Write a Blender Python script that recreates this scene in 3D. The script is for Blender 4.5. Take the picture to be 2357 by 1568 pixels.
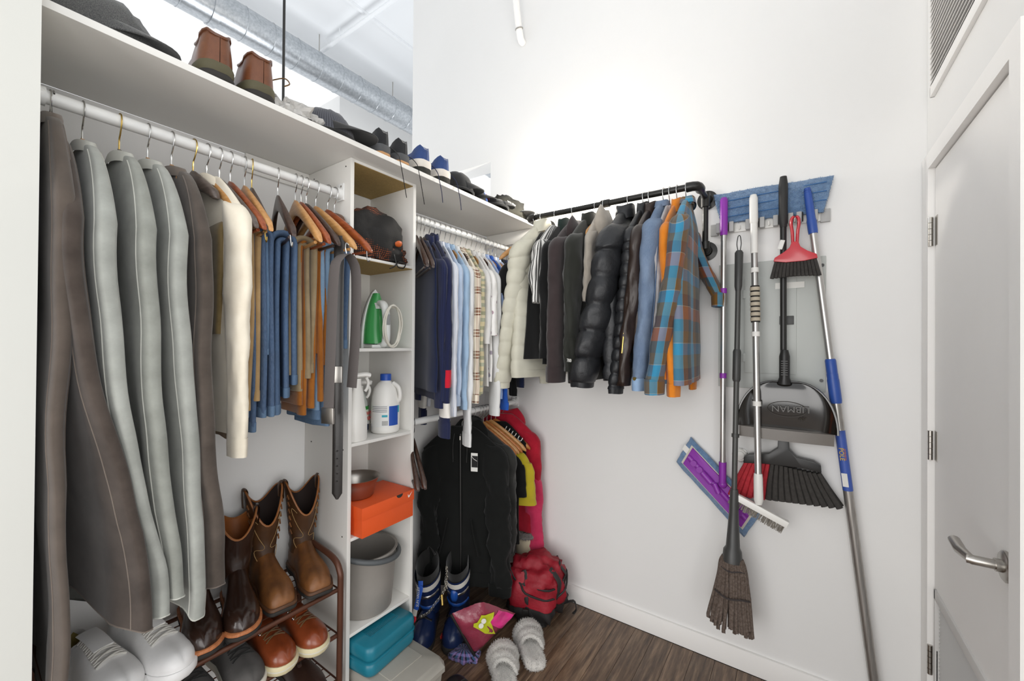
import bpy, bmesh, math, random
from mathutils import Vector, Matrix, noise as mnoise
pi = math.pi
sc = bpy.context.scene
for o in list(bpy.data.objects): bpy.data.objects.remove(o)
COL = sc.collection
# ---------------------------------------------------------------- camera
FPX, YAW, PITCH, ROLL, CAMH = 946.25, math.radians(34.852), math.radians(.3446), math.radians(.459), 1.42
FW = Vector((-math.sin(YAW)*math.cos(PITCH), math.cos(YAW)*math.cos(PITCH), math.sin(PITCH)))
RT = Vector((math.cos(YAW), math.sin(YAW), 0)); UP = RT.cross(FW)
RT, UP = RT*math.cos(ROLL)+UP*math.sin(ROLL), UP*math.cos(ROLL)-RT*math.sin(ROLL)
cam = bpy.data.cameras.new('camera'); cam.sensor_width = 36; cam.lens = FPX*36/2357; cam.clip_start = .02
camo = bpy.data.objects.new('camera', cam); COL.objects.link(camo); sc.camera = camo
camo.matrix_world = Matrix(((RT.x, UP.x, -FW.x, 0), (RT.y, UP.y, -FW.y, 0), (RT.z, UP.z, -FW.z, CAMH), (0, 0, 0, 1)))
# ---------------------------------------------------------------- world, exposure
w = bpy.data.worlds.new('world'); sc.world = w; w.use_nodes = True
w.node_tree.nodes['Background'].inputs[0].default_value = (.95, .975, 1, 1)
w.node_tree.nodes['Background'].inputs[1].default_value = .9
vs = sc.view_settings; vs.view_transform = 'Standard'; vs.look = 'None'; vs.gamma = 1; vs.use_curve_mapping = False; vs.exposure = 0.39
def light(name, kind, loc, energy, size=.1, col=(1, 1, 1), rot=None, size_y=None):
    d = bpy.data.lights.new(name, kind); d.energy = energy; d.color = col
    if kind == 'AREA':
        d.size = size
        if size_y: d.shape = 'RECTANGLE'; d.size_y = size_y
    else: d.shadow_soft_size = size
    o = bpy.data.objects.new(name, d); COL.objects.link(o); o.location = loc
    if rot: o.rotation_euler = rot
    return o
# added unseen fill light, right of the viewer, brightening the left bays
light('side_fill_light', 'AREA', (2.0, -.75, 1.3), 25, 2.1, (1, .975, .945), Vector((-1, .48, -.02)).to_track_quat('-Z', 'Y').to_euler(), 2.1)
# second added fill, straight behind the viewer, for the back wall
light('rear_fill_light', 'AREA', (-.5, -2.3, 1.3), 46, 2.2, (1, .975, .945), Vector((.12, 1, 0)).to_track_quat('-Z', 'Y').to_euler(), 2.2)
# added upward fill hidden behind the partition, brightens loft ceiling and duct
light('loft_fill_light', 'AREA', (-3.3, 2.2, 1.5), 34, 1.2, (.96, .98, 1), (pi, 0, 0), 1.2)
# ---------------------------------------------------------------- pixel to place (pixel gives direction, a known plane gives distance)
def at(px, py, **k):
    d = FW + RT*((px-1178.5)/FPX) - UP*((py-784)/FPX)
    (a, v), = k.items(); i = 'xyz'.index(a); c = Vector((0, 0, CAMH))
    return c + d*((v-c[i])/d[i])
# ---------------------------------------------------------------- materials
def lin(h):
    if not isinstance(h, str): return tuple(h)+(1,)
    c = [int(h[i:i+2], 16)/255 for i in (0, 2, 4)]
    return tuple(x/12.92 if x <= .04045 else ((x+.055)/1.055)**2.4 for x in c)+(1,)
MATS = {}
def N(t, typ, **k):
    n = t.nodes.new(typ)
    for a, v in k.items(): setattr(n, a, v)
    return n
def base_mat(name):
    m = bpy.data.materials.new(name); m.use_nodes = True
    t = m.node_tree; return m, t, t.nodes['Principled BSDF']
def mth(t, op, a, b=None):
    n = N(t, 'ShaderNodeMath', operation=op)
    for i, v in enumerate((a, b)):
        if v is None: continue
        if isinstance(v, (int, float)): n.inputs[i].default_value = v
        else: t.links.new(v, n.inputs[i])
    return n.outputs[0]
def mixc(t, f, a, b, blend='MIX'):
    n = N(t, 'ShaderNodeMix', data_type='RGBA', blend_type=blend)
    for i, v in ((0, f), (6, a), (7, b)):
        if isinstance(v, (int, float)): n.inputs[i].default_value = v
        elif isinstance(v, tuple): n.inputs[i].default_value = v
        else: t.links.new(v, n.inputs[i])
    return n.outputs[2]
def noise_fac(t, scale, detail=4, vec=None, rough=.6):
    n = N(t, 'ShaderNodeTexNoise'); n.inputs['Scale'].default_value = scale; n.inputs['Detail'].default_value = detail; n.inputs['Roughness'].default_value = rough
    if vec is None: vec = N(t, 'ShaderNodeTexCoord').outputs['Object']
    t.links.new(vec, n.inputs['Vector']); return n.outputs['Fac']
def bump(t, b, fac, strength, dist=.002):
    n = N(t, 'ShaderNodeBump'); n.inputs['Strength'].default_value = strength; n.inputs['Distance'].default_value = dist
    t.links.new(fac, n.inputs['Height']); t.links.new(n.outputs[0], b.inputs['Normal'])
def mat(name, col, rough=.6, metal=0, var=.0, vs_=6, col2=None, bs=0, bstr=.3, bd=.002, sheen=0, spec=None, coat=0, emit=0, stretch=None):
    if name in MATS: return MATS[name]
    m, t, b = base_mat(name); c = lin(col)
    b.inputs['Roughness'].default_value = rough; b.inputs['Metallic'].default_value = metal
    if spec is not None: b.inputs['Specular IOR Level'].default_value = spec
    if coat: b.inputs['Coat Weight'].default_value = coat; b.inputs['Coat Roughness'].default_value = .15
    if sheen: b.inputs['Sheen Weight'].default_value = sheen
    if emit: b.inputs['Emission Color'].default_value = c; b.inputs['Emission Strength'].default_value = emit
    vec = None
    if stretch:
        mp = N(t, 'ShaderNodeMapping'); mp.inputs['Scale'].default_value = stretch
        t.links.new(N(t, 'ShaderNodeTexCoord').outputs['Object'], mp.inputs[0]); vec = mp.outputs[0]
    if var or col2:
        f = noise_fac(t, vs_, 5, vec)
        r = N(t, 'ShaderNodeMapRange'); r.inputs[1].default_value = .32; r.inputs[2].default_value = .68; t.links.new(f, r.inputs[0])
        a = lin(col2) if col2 else tuple(x*(1-var) for x in c[:3])+(1,)
        e = c if col2 else tuple(min(1, x*(1+var)) for x in c[:3])+(1,)
        t.links.new(mixc(t, r.outputs[0], a, e), b.inputs['Base Color'])
    else: b.inputs['Base Color'].default_value = c
    if bs: bump(t, b, noise_fac(t, bs, 3, vec), bstr, bd)
    MATS[name] = m; return m
def cloth(name, col, var=.16, rough=.92, sheen=.25, bs=900, bstr=.35, col2=None): return mat('cloth_'+name, col, rough, var=var, vs_=14, bs=bs, bstr=bstr, bd=.0008, sheen=sheen, spec=.15, col2=col2)
def denim(name, col, col2):
    k = 'denim_'+name
    if k in MATS: return MATS[k]
    m, t, b = base_mat(k); b.inputs['Roughness'].default_value = .9; b.inputs['Specular IOR Level'].default_value = .15
    uv = N(t, 'ShaderNodeTexCoord').outputs['UV']
    mp = N(t, 'ShaderNodeMapping'); mp.inputs['Scale'].default_value = (1, .12, 1); t.links.new(uv, mp.inputs[0])
    s = noise_fac(t, 620, 2, mp.outputs[0]); l = noise_fac(t, 9, 3)
    r = N(t, 'ShaderNodeMapRange'); r.inputs[1].default_value = .3; r.inputs[2].default_value = .7; t.links.new(l, r.inputs[0])
    base = mixc(t, r.outputs[0], lin(col), lin(col2))
    t.links.new(mixc(t, mth(t, 'MULTIPLY', s, .3), base, (.42, .52, .68, 1)), b.inputs['Base Color'])
    bump(t, b, noise_fac(t, 1200, 2, mp.outputs[0]), .3, .0008)
    MATS[k] = m; return m
def ramp_mod(t, src, period, stops):
    f = mth(t, 'DIVIDE', mth(t, 'PINGPONG' if False else 'MODULO', mth(t, 'ADD', src, 40.0), period), period)
    r = N(t, 'ShaderNodeValToRGB'); r.color_ramp.interpolation = 'CONSTANT'; el = r.color_ramp.elements
    el[0].position = 0; el[0].color = lin(stops[0][1]); el[1].position = stops[1][0]; el[1].color = lin(stops[1][1])
    for p, c in stops[2:]: e = el.new(p); e.color = lin(c)
    t.links.new(f, r.inputs[0]); return r.outputs[0]
def plaid(name, pu, su, pv, sv, f=.5, rough=.9):
    """woven check from two sets of stripes running along and across the garment's own UV"""
    k = 'plaid_'+name
    if k in MATS: return MATS[k]
    m, t, b = base_mat(k); b.inputs['Roughness'].default_value = rough; b.inputs['Specular IOR Level'].default_value = .15; b.inputs['Sheen Weight'].default_value = .2
    s = N(t, 'ShaderNodeSeparateXYZ'); t.links.new(N(t, 'ShaderNodeTexCoord').outputs['UV'], s.inputs[0])
    c = ramp_mod(t, s.outputs[1], pv, sv)
    if su: c = mixc(t, f, c, ramp_mod(t, s.outputs[0], pu, su))
    t.links.new(c, b.inputs['Base Color']); bump(t, b, noise_fac(t, 900, 2), .3, .0008)
    MATS[k] = m; return m
def wood(name, col, col2, scale=(2, 40, 40), rough=.35, coat=.2):
    return mat('wood_'+name, col, rough, col2=col2, vs_=3, stretch=scale, coat=coat)
def leather(name, col, col2, rough=.38, coat=.15, bs=160): return mat('leather_'+name, col, rough, col2=col2, vs_=11, bs=bs, bstr=.18, bd=.002, coat=coat)
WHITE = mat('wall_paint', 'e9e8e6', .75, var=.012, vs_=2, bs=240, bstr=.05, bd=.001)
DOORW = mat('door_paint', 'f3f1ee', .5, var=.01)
ENDW = mat('wall_paint_dimmed', 'd3d3cd', .75, var=.012, vs_=2, bs=240, bstr=.05, bd=.001)  # wall paint with its colour darkened to offset strong light on the end wall
CEIL = mat('ceiling_paint', 'eceef0', .85)
MELA = mat('white_melamine', 'e3e1dc', .42, var=.02, vs_=3)
CHIP = mat('raw_chipboard', 'a58a55', .85, var=.12, vs_=160)
RODM = mat('white_rod', 'e8e8e6', .3, coat=.3)
CHROME = mat('chrome', 'c9c9c8', .18, 1)
BRASS = mat('brass', 'c9ab62', .25, 1)
STEEL = mat('brushed_steel', 'b4b0aa', .32, 1, var=.05)
BLKPIPE = mat('black_iron', '23221f', .42, .35, var=.1, coat=.2)
BLKPL = mat('black_plastic', '1f1e1d', .38)
DKGREY = mat('dark_grey_plastic', '3c3c3b', .42)
WPLAST = mat('white_plastic', 'e6e4df', .35)
RUBBER = mat('rubber', '2a2724', .8)
W_DK = wood('espresso', '4b352b', '2c1d17'); W_NAT = wood('natural', 'cf9d64', 'b98349'); W_RED = wood('cherry', 'a5562a', '7c3717'); W_ORG = wood('amber', 'c27a38', '9d5a22')
W_GRY = wood('smoked', '6c5f57', '4b413b')
# ---------------------------------------------------------------- mesh collector
class MB:
    def __init__(s): s.v, s.f, s.uv, s.xf = [], [], [], Matrix.Identity(4)
    def add(s, vs, fs, uvs=None):
        o = len(s.v); s.v += [tuple(s.xf @ Vector(p)) for p in vs]
        for i, f in enumerate(fs):
            s.f.append([a+o for a in f])
            s.uv.append(uvs[i] if uvs else [(vs[a][0]+vs[a][1], vs[a][2]) for a in f])
        return s
    def box(s, c, d, rz=0, m=None):
        x, y, z = d[0]/2, d[1]/2, d[2]/2; M = Matrix.Rotation(rz, 4, 'Z') if m is None else m
        vs = [tuple(Vector(c)+(M @ Vector((i*x, j*y, k*z)))) for i in (-1, 1) for j in (-1, 1) for k in (-1, 1)]
        return s.add(vs, [(0, 1, 3, 2), (4, 6, 7, 5), (0, 4, 5, 1), (2, 3, 7, 6), (0, 2, 6, 4), (1, 5, 7, 3)])
    def bx(s, x0, x1, y0, y1, z0, z1): return s.box(((x0+x1)/2, (y0+y1)/2, (z0+z1)/2), (abs(x1-x0), abs(y1-y0), abs(z1-z0)))
    def rings(s, R, closed=True, cap0=True, cap1=True):
        n = len(R[0]); vs = [p for r in R for p in r]; fs, uvs = [], []
        L = [0.0]
        for i in range(1, len(R)): L.append(L[-1]+max(1e-5, sum((Vector(R[i][j])-Vector(R[i-1][j])).length for j in range(0, n, max(1, n//4)))/len(range(0, n, max(1, n//4)))))
        mid = R[len(R)//2]; U = [0.0]
        for j in range(n): U.append(U[-1]+(Vector(mid[(j+1) % n])-Vector(mid[j])).length)
        for i in range(len(R)-1):
            for j in range(n if closed else n-1):
                k = (j+1) % n; fs.append((i*n+j, i*n+k, (i+1)*n+k, (i+1)*n+j))
                uvs.append([(U[j], -L[i]), (U[j+1], -L[i]), (U[j+1], -L[i+1]), (U[j], -L[i+1])])
        for c, i in ((cap0, 0), (cap1, len(R)-1)):
            if c and closed:
                vs.append(tuple(sum((Vector(p) for p in R[i]), Vector())/n)); q = len(vs)-1
                for j in range(n):
                    k = (j+1) % n; fs.append((i*n+j, i*n+k, q) if i else (i*n+k, i*n+j, q)); uvs.append([(U[j], -L[i]), (U[j+1], -L[i]), (U[j], -L[i]-.02)])
        return s.add(vs, fs, uvs)
    def tube(s, path, r, n=8, cap=True, rb=None, side=None):
        P = [Vector(p) for p in path]; R = []; up = None
        for i, p in enumerate(P):
            t = (P[min(i+1, len(P)-1)]-P[max(i-1, 0)]).normalized()
            if side is not None: a = Vector(side); a = (a-t*a.dot(t)).normalized()
            else:
                if up is None: up = Vector((0, 0, 1)) if abs(t.z) < .9 else Vector((1, 0, 0))
                a = (up-t*up.dot(t)); a = a.normalized() if a.length > 1e-6 else t.orthogonal().normalized(); up = a
            b = t.cross(a); ra = r[i] if isinstance(r, (list, tuple)) else r
            rbb = ra if rb is None else (rb[i] if isinstance(rb, (list, tuple)) else rb)
            R.append([tuple(p+a*(ra*math.cos(2*pi*j/n))+b*(rbb*math.sin(2*pi*j/n))) for j in range(n)])
        return s.rings(R, True, cap, cap)
    def cyl(s, a, b, r, n=16, r2=None): return s.tube([a, b], [r, r if r2 is None else r2], n)
    def lathe(s, prof, n=24, c=(0, 0, 0), cap=True):
        return s.rings([[(c[0]+r*math.cos(2*pi*j/n), c[1]+r*math.sin(2*pi*j/n), c[2]+z) for j in range(n)] for r, z in prof], True, cap, cap)
    def prism(s, poly, d0, d1, f):
        """poly in (a,b); f(a,b,d) -> point"""
        n = len(poly); vs = [f(a, b, d0) for a, b in poly]+[f(a, b, d1) for a, b in poly]
        return s.add(vs, [tuple(range(n-1, -1, -1)), tuple(range(n, 2*n))]+[(j, (j+1) % n, n+(j+1) % n, n+j) for j in range(n)])
    def ball(s, c, r, n=14, m=9):
        r = (r, r, r) if isinstance(r, (int, float)) else r
        return s.rings([[(c[0]+r[0]*math.sin(pi*i/m)*math.cos(2*pi*j/n), c[1]+r[1]*math.sin(pi*i/m)*math.sin(2*pi*j/n), c[2]+r[2]*math.cos(pi*i/m)) for j in range(n)] for i in range(1, m)])
    def torus(s, c, R, r, M=None, n=20, k=8):
        M = M or Matrix.Identity(3)
        P = [Vector(c)+M @ Vector((R*math.cos(2*pi*i/n), R*math.sin(2*pi*i/n), 0)) for i in range(n)]
        rr = []
        for i in range(n):
            e = M @ Vector((math.cos(2*pi*i/n), math.sin(2*pi*i/n), 0)); z = M @ Vector((0, 0, 1))
            rr.append([tuple(P[i]+e*(r*math.cos(2*pi*j/k))+z*(r*math.sin(2*pi*j/k))) for j in range(k)])
        vs = [p for q in rr for p in q]
        return s.add(vs, [(i*k+j, i*k+(j+1) % k, ((i+1) % n)*k+(j+1) % k, ((i+1) % n)*k+j) for i in range(n) for j in range(k)])
    def mesh(s, name, bevel=0, angle=40):
        me = bpy.data.meshes.new(name); me.from_pydata(s.v, [], s.f)
        l = me.uv_layers.new(name='UVMap'); l.data.foreach_set('uv', [c for f in s.uv for p in f for c in p])
        b = bmesh.new(); b.from_mesh(me)
        bmesh.ops.recalc_face_normals(b, faces=b.faces)
        if bevel: bmesh.ops.bevel(b, geom=[e for e in b.edges if e.calc_face_angle(0) > .5], offset=bevel, segments=2, affect='EDGES', profile=.6)
        b.to_mesh(me); b.free()
        me.polygons.foreach_set('use_smooth', [True]*len(me.polygons)); me.set_sharp_from_angle(angle=math.radians(angle)); me.update()
        return me
    def obj(s, name, m, parent=None, bevel=0, angle=40, label=None):
        me = s.mesh(name, bevel, angle); me.materials.append(m)
        o = bpy.data.objects.new(name, me); COL.objects.link(o)
        if parent: o.parent = parent
        if label: o['label'] = label
        return o
def tag(o, label, cat, group=None, kind=None):
    if label: o['label'] = label
    if cat: o['category'] = cat
    if group: o['group'] = group
    if kind: o['kind'] = kind
    return o
def thing(name, label, cat, loc=(0, 0, 0), rz=0, group=None, rot=None):
    o = bpy.data.objects.new(name, None); COL.objects.link(o); o.empty_display_size = .05
    o.location = loc; o.rotation_euler = rot or (0, 0, rz); return tag(o, label, cat, group)
def struct(o): o['kind'] = 'structure'; return o
def text(body, size, m, parent, M, name='lettering', depth=.0006, sx=1):
    c = bpy.data.curves.new('t', 'FONT'); c.body = body; c.size = size; c.extrude = depth; c.align_x = 'CENTER'; c.align_y = 'CENTER'; c.resolution_u = 3
    o = bpy.data.objects.new('t', c); COL.objects.link(o); bpy.context.view_layer.update()
    me = bpy.data.meshes.new_from_object(o.evaluated_get(bpy.context.evaluated_depsgraph_get())); bpy.data.objects.remove(o)
    me.name = name; me.transform(M @ Matrix.Diagonal((sx, 1, 1, 1))); me.materials.clear(); me.materials.append(m)
    o = bpy.data.objects.new(name, me); COL.objects.link(o); o.parent = parent; return o
def frame(o, x, y, z=None):
    """matrix with columns x (right), y (up), x cross y (out) at o"""
    x, y = Vector(x).normalized(), Vector(y).normalized(); z = x.cross(y).normalized()
    return Matrix(((x.x, y.x, z.x, o[0]), (x.y, y.y, z.y, o[1]), (x.z, y.z, z.z, o[2]), (0, 0, 0, 1)))
def sm(a, b, x): x = max(0, min(1, (x-a)/(b-a))); return x*x*(3-2*x)
def tab(t, x):
    for (a, p), (b, q) in zip(t, t[1:]):
        if x <= b: return p+(q-p)*max(0, (x-a)/(b-a))
    return t[-1][1]
def copytree(o, parent=None):
    c = o.copy(); COL.objects.link(c); c.parent = parent
    for ch in list(o.children): copytree(ch, c)
    return c

def fuzz(o, n, ln, m, wd=.0007, seed=1, name='pile'):
    """short pile grown as thin blades over a part; one uncountable piece of stuff"""
    r = random.Random(seed); me = o.data; P = list(me.polygons); ar = [p.area for p in P]; b = MB(); V = me.vertices
    for p in r.choices(P, ar, k=n):
        vs_ = [V[i].co for i in p.vertices]; w_ = [r.random() for _ in vs_]; s_ = sum(w_); c = Vector()
        for a, q in zip(vs_, w_): c += a*(q/s_)
        d = (p.normal+Vector((r.uniform(-.7, .7), r.uniform(-.7, .7), r.uniform(-.5, .5)))).normalized()*ln*r.uniform(.6, 1.25); t = d.orthogonal().normalized()*wd; t.rotate(Matrix.Rotation(r.uniform(0, 6.28), 3, d.normalized()))
        b.add([tuple(c-t), tuple(c+t), tuple(c+d)], [(0, 1, 2)])
    q = b.obj(name, m, o); q['kind'] = 'stuff'; return q
def smooth_path(P, k=4):
    out = []
    P = [Vector(p) for p in P]
    for i in range(len(P)-1):
        a, b, c, d = P[max(i-1, 0)], P[i], P[i+1], P[min(i+2, len(P)-1)]
        for j in range(k):
            t = j/k; out.append(.5*((2*b)+(c-a)*t+(2*a-5*b+4*c-d)*t*t+(3*b-a-3*c+d)*t**3))
    out.append(P[-1]); return out
# ================================================================ the setting
YB, XL, XR, ZC = 2.0615, -1.645, .379, 4.75
def st(name, m, *boxes, bevel=0, parent=None):
    b = MB()
    for q in boxes: b.bx(*q)
    o = b.obj(name, m, parent, bevel)
    return struct(o) if not parent else o
floor = st('floor', mat('floor_gap', '1c1510', .8), (-6.2, 1.2, -2.6, 6, -.06, -.004))
def oak():
    m, t, b = base_mat('dark_oak')
    oi = N(t, 'ShaderNodeObjectInfo'); tc = N(t, 'ShaderNodeTexCoord')
    off = N(t, 'ShaderNodeVectorMath', operation='ADD'); t.links.new(tc.outputs['Object'], off.inputs[0])
    sh = N(t, 'ShaderNodeVectorMath', operation='SCALE'); sh.inputs[0].default_value = (7, 13, 3); t.links.new(oi.outputs['Random'], sh.inputs['Scale']); t.links.new(sh.outputs[0], off.inputs[1])
    mp = N(t, 'ShaderNodeMapping'); mp.inputs['Scale'].default_value = (26, 2.0, 8); t.links.new(off.outputs[0], mp.inputs[0])
    f = noise_fac(t, 2.2, 8, mp.outputs[0], .68)
    r = N(t, 'ShaderNodeValToRGB'); e = r.color_ramp.elements; e[0].position = .33; e[0].color = lin('433226'); e[1].position = .68; e[1].color = lin('957c64')
    x = e.new(.5); x.color = lin('6b5543'); t.links.new(f, r.inputs[0])
    tone = mixc(t, oi.outputs['Random'], (.8, .8, .8, 1), (1.12, 1.1, 1.08, 1))
    c = mixc(t, 1.0, r.outputs[0], tone, 'MULTIPLY')
    d = noise_fac(t, 5, 6); q = N(t, 'ShaderNodeMapRange'); q.inputs[1].default_value = .58; q.inputs[2].default_value = .75; t.links.new(d, q.inputs[0])
    t.links.new(mixc(t, mth(t, 'MULTIPLY', q.outputs[0], .35), c, lin('9a8a78')), b.inputs['Base Color'])
    b.inputs['Roughness'].default_value = .42; bump(t, b, f, .25, .0015); return m
OAK = oak(); random.seed(4)
lens = [MB().box((0, 0, 0), (.0885, L, .008)).mesh('plank', .0012) for L in (.62, .95, 1.3)]
for me in lens: me.materials.append(OAK)
for i in range(24):
    x = XL+.045+i*.0895; y = YB+.0-random.random()*.25
    first = True
    while y > -1.0:
        k = random.randrange(3); L = (.62, .95, 1.3)[k]
        if first: yc = YB-.016-L/2-random.random()*0; first = False
        else: yc = y-L/2
        o = bpy.data.objects.new('plank', lens[k]); COL.objects.link(o); o.parent = floor; o.location = (x, yc, 0); y = yc-L/2-.001
        if random.random() < .5: o.rotation_euler = (0, 0, pi)
st('ceiling', CEIL, (-4.85, .6, -2.6, 6, ZC, ZC+.1))
wb = st('wall_back', WHITE, (-1.612, .52, YB, YB+.14, 0, ZC), (-2.35, -1.612, YB, YB+.14, 2.575, ZC), (XL-.11, -1.612, YB, YB+.14, 0, 2.095))
st('baseboard_back', DOORW, (XL, .362, YB-.013, YB-.0005, .004, .094), bevel=.002)
st('wall_left', WHITE, (XL-.11, XL, .13, YB-.0005, 0, 2.0968))
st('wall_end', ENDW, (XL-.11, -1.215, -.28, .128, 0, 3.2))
DY0, DY1, DZ = 1.313, 1.977, 2.031
st('wall_right', WHITE, (XR, XR+.14, .95, DY0-.04, 0, ZC), (XR, XR+.14, DY1+.04, YB-.0005, 0, ZC), (XR, XR+.14, DY0-.04, DY1+.04, DZ+.05, ZC))
st('baseboard_right', DOORW, (XR-.012, XR-.0005, .95, DY0-.062, .004, .094), bevel=.002)
# hollow metal door frame
fx = .365
st('trim_1', DOORW, (fx, XR+.1, DY1, YB-.002, .004, DZ), (fx, XR+.1, DY0-.055, DY0, .004, DZ), (fx, XR+.1, DY0-.055, YB-.002, DZ, DZ+.055),
   (XR+.03, XR+.1, DY1-.016, DY1, .004, DZ), (XR+.03, XR+.1, DY0, DY0+.016, .004, DZ), (XR+.03, XR+.1, DY0+.016, DY1-.016, DZ-.016, DZ))
# door leaf with lever handle, hinges and louvre
door = struct(thing('door_1', 'white painted flush door with steel lever handle and low louvre', None, (0, 0, 0)))
lx = .383
leaf = MB(); gy0, gy1, gz0, gz1 = 1.40, 1.955, .12, .605
for q in ((DY0+.004, gy0, .012, DZ-.004), (gy1, DY1-.004, .012, DZ-.004), (gy0, gy1, .012, gz0), (gy0, gy1, gz1, DZ-.004)): leaf.bx(lx, lx+.024, q[0], q[1], q[2], q[3])
leaf.obj('leaf', DOORW, door)
GRL = mat('louvre_paint', 'd2d0cd', .5)
gr = MB(); fw_ = .032
for q in ((gy0, gy1, gz1-fw_, gz1), (gy0, gy1, gz0, gz0+fw_), (gy0, gy0+fw_, gz0, gz1), (gy1-.012, gy1, gz0, gz1)): gr.bx(lx-.006, lx+.012, *q)
gf = gr.obj('louvre_frame', GRL, door, .001)
sl = MB().box((0, 0, 0), (.0016, gy1-gy0-.05, .0115), m=Matrix.Rotation(.85, 4, 'Y')).mesh('slat'); sl.materials.append(GRL)
MB().bx(lx+.018, lx+.0235, gy0, gy1, gz0, gz1).obj('louvre_backing', mat('grille_dark', '6f6d6b', .8), gf)
n = int((gz1-gz0-.07)/.0125)
for i in range(n):
    o = bpy.data.objects.new('slat', sl); COL.objects.link(o); o.parent = gf; o.location = (lx+.008, (gy0+fw_+gy1-.012)/2, gz0+fw_+.008+i*.0125)
for z in (1.813, 1.083, .354):
    h = MB().bx(lx-.0015, lx+.001, DY1-.034, DY1-.004, z-.05, z+.05).obj('hinge', STEEL, door)
    for k in range(5): MB().cyl((fx+.006, DY1-.004, z-.05+k*.02), (fx+.006, DY1-.004, z-.0315+k*.02), .0068, 10).obj('knuckle', STEEL, h)
hc = at(2320, 1306, x=lx)
rose = MB(); rose.lathe([(.001, 0), (.034, 0), (.034, .006), (.03, .009), (.001, .009)], 24); rose.v = [(lx-z, hc.y+x, hc.z+y) for x, y, z in rose.v]
h = rose.obj('rose', STEEL, door)
MB().cyl((lx-.008, hc.y, hc.z), (lx-.02, hc.y, hc.z), .014, 16).obj('collar', STEEL, h)
lv = MB().tube([(lx-.018, hc.y, hc.z), (lx-.05, hc.y, hc.z), (lx-.062, hc.y+.004, hc.z)], .0105, 14)
lv.tube([(lx-.055, hc.y-.004, hc.z), (lx-.062, hc.y+.05, hc.z), (lx-.058, hc.y+.115, hc.z)], [.010, .011, .011], 14, rb=[.009, .012, .012])
lv.obj('lever', STEEL, h)
# return-air grille over the door
vent = thing('air_grille', 'white framed louvred return-air grille high on the wall over the door', 'vent')
vy0, vy1, vz0, vz1 = 1.2, 1.966, 2.27, 3.02
m_ = MB()
for q in ((vy0, vy1, vz0, vz0+.035), (vy0, vy1, vz1-.035, vz1), (vy0, vy0+.035, vz0, vz1), (vy1-.006, vy1, vz0, vz1)): m_.bx(XR-.012, XR, *q)
m_.obj('frame', DOORW, vent, .0015)
MB().bx(XR-.002, XR-.0005, vy0+.03, vy1-.01, vz0+.03, vz1-.03).obj('filter', mat('grille_dark', '6f6d6b', .8), vent)
sl = MB().box((0, 0, 0), (.0015, vy1-vy0-.045, .016), m=Matrix.Rotation(.75, 4, 'Y')).mesh('slat'); sl.materials.append(DOORW)
for i in range(37):
    o = bpy.data.objects.new('slat', sl); COL.objects.link(o); o.parent = vent; o.location = (XR-.008, (vy0+.035+vy1-.006)/2, vz0+.045+i*.018)
# ---------------------------------------------------------------- loft beyond the partition
GALV = mat('galvanised_steel', 'c3c7cb', .34, .75, col2='a4a9ae', vs_=42)
dx, dz, R = -4.27, 4.38, .15
duct = thing('round_duct', 'galvanised round spiral air duct running under the loft ceiling', 'duct', (dx, 2, dz))
MB().cyl((0, -4, 0), (0, 4, 0), R, 40).obj('pipe', GALV, duct)
for i in range(30): MB().torus((0, -3.2+i*.24, 0), R+.001, .004, Matrix.Rotation(pi/2, 3, 'X') @ Matrix.Rotation(.0, 3, 'Z'), 32, 6).obj('seam', GALV, duct)
fy = at(490, 30, x=dx).y-2
MB().cyl((0, fy-.03, 0), (0, fy+.03, 0), R+.012, 40).obj('coupling', GALV, duct)
for i, px in enumerate((735, 905)):
    y = at(px, 100, x=dx).y
    MB().cyl((0, y-2, R-.01), (0, y-2, ZC-dz-.002), .005, 8).obj('hanger_rod', STEEL, duct)
MB().bx(-5.6, -4.86, 3.05, 5.6, 3.98, 4.6).obj('soffit', WHITE)
tag(bpy.data.objects['soffit'], None, None, kind='structure')
pp = thing('ceiling_pipe', 'white painted sprinkler pipe crossing under the loft ceiling', 'pipe', (-3, 2.5, 4.63))
MB().cyl((-1.35, 0, 0), (1.7, 0, 0), .02, 14).obj('pipe', CEIL, pp)
for x in (-1.0, 1.2): MB().cyl((x, 0, .015), (x, 0, ZC-4.631), .004, 8).obj('hanger_rod', CEIL, pp)
cd = MB().bx(-3.61, -3.58, -1, 5.5, ZC-.03, ZC-.001).obj('conduit', CEIL); tag(cd, 'thin white surface conduit fixed along the loft ceiling', 'conduit')
bp = thing('black_pole', 'thin black vertical pole standing behind the partition wall', 'pole', (-1.95, at(653, 120, x=-1.95).y, 0))
MB().cyl((0, 0, .004), (0, 0, ZC-.001), .0058, 12).obj('pole', BLKPL, bp); MB().cyl((0, 0, 0), (0, 0, .012), .05, 20).obj('base', BLKPL, bp)
# stub of white pipe coming down the back wall
q = at(1198, 88, y=YB-.03)
sp = thing('sprinkler_stub', 'short white pipe elbow entering the upper back wall', 'pipe', q)
MB().tube([(0, .029, -.012), (0, .012, -.012), (0, .0, 0), (.001, -.02, .05), (.004, -.06, .2), (.016, -.3, .9)], [.02, .021, .021, .0195, .0195, .0195], 16).obj('pipe', DOORW, sp)
MB().torus((.001, -.017, .045), .0215, .0035, Matrix.Rotation(.35, 3, 'X')).obj('ring', STEEL, sp)
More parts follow.
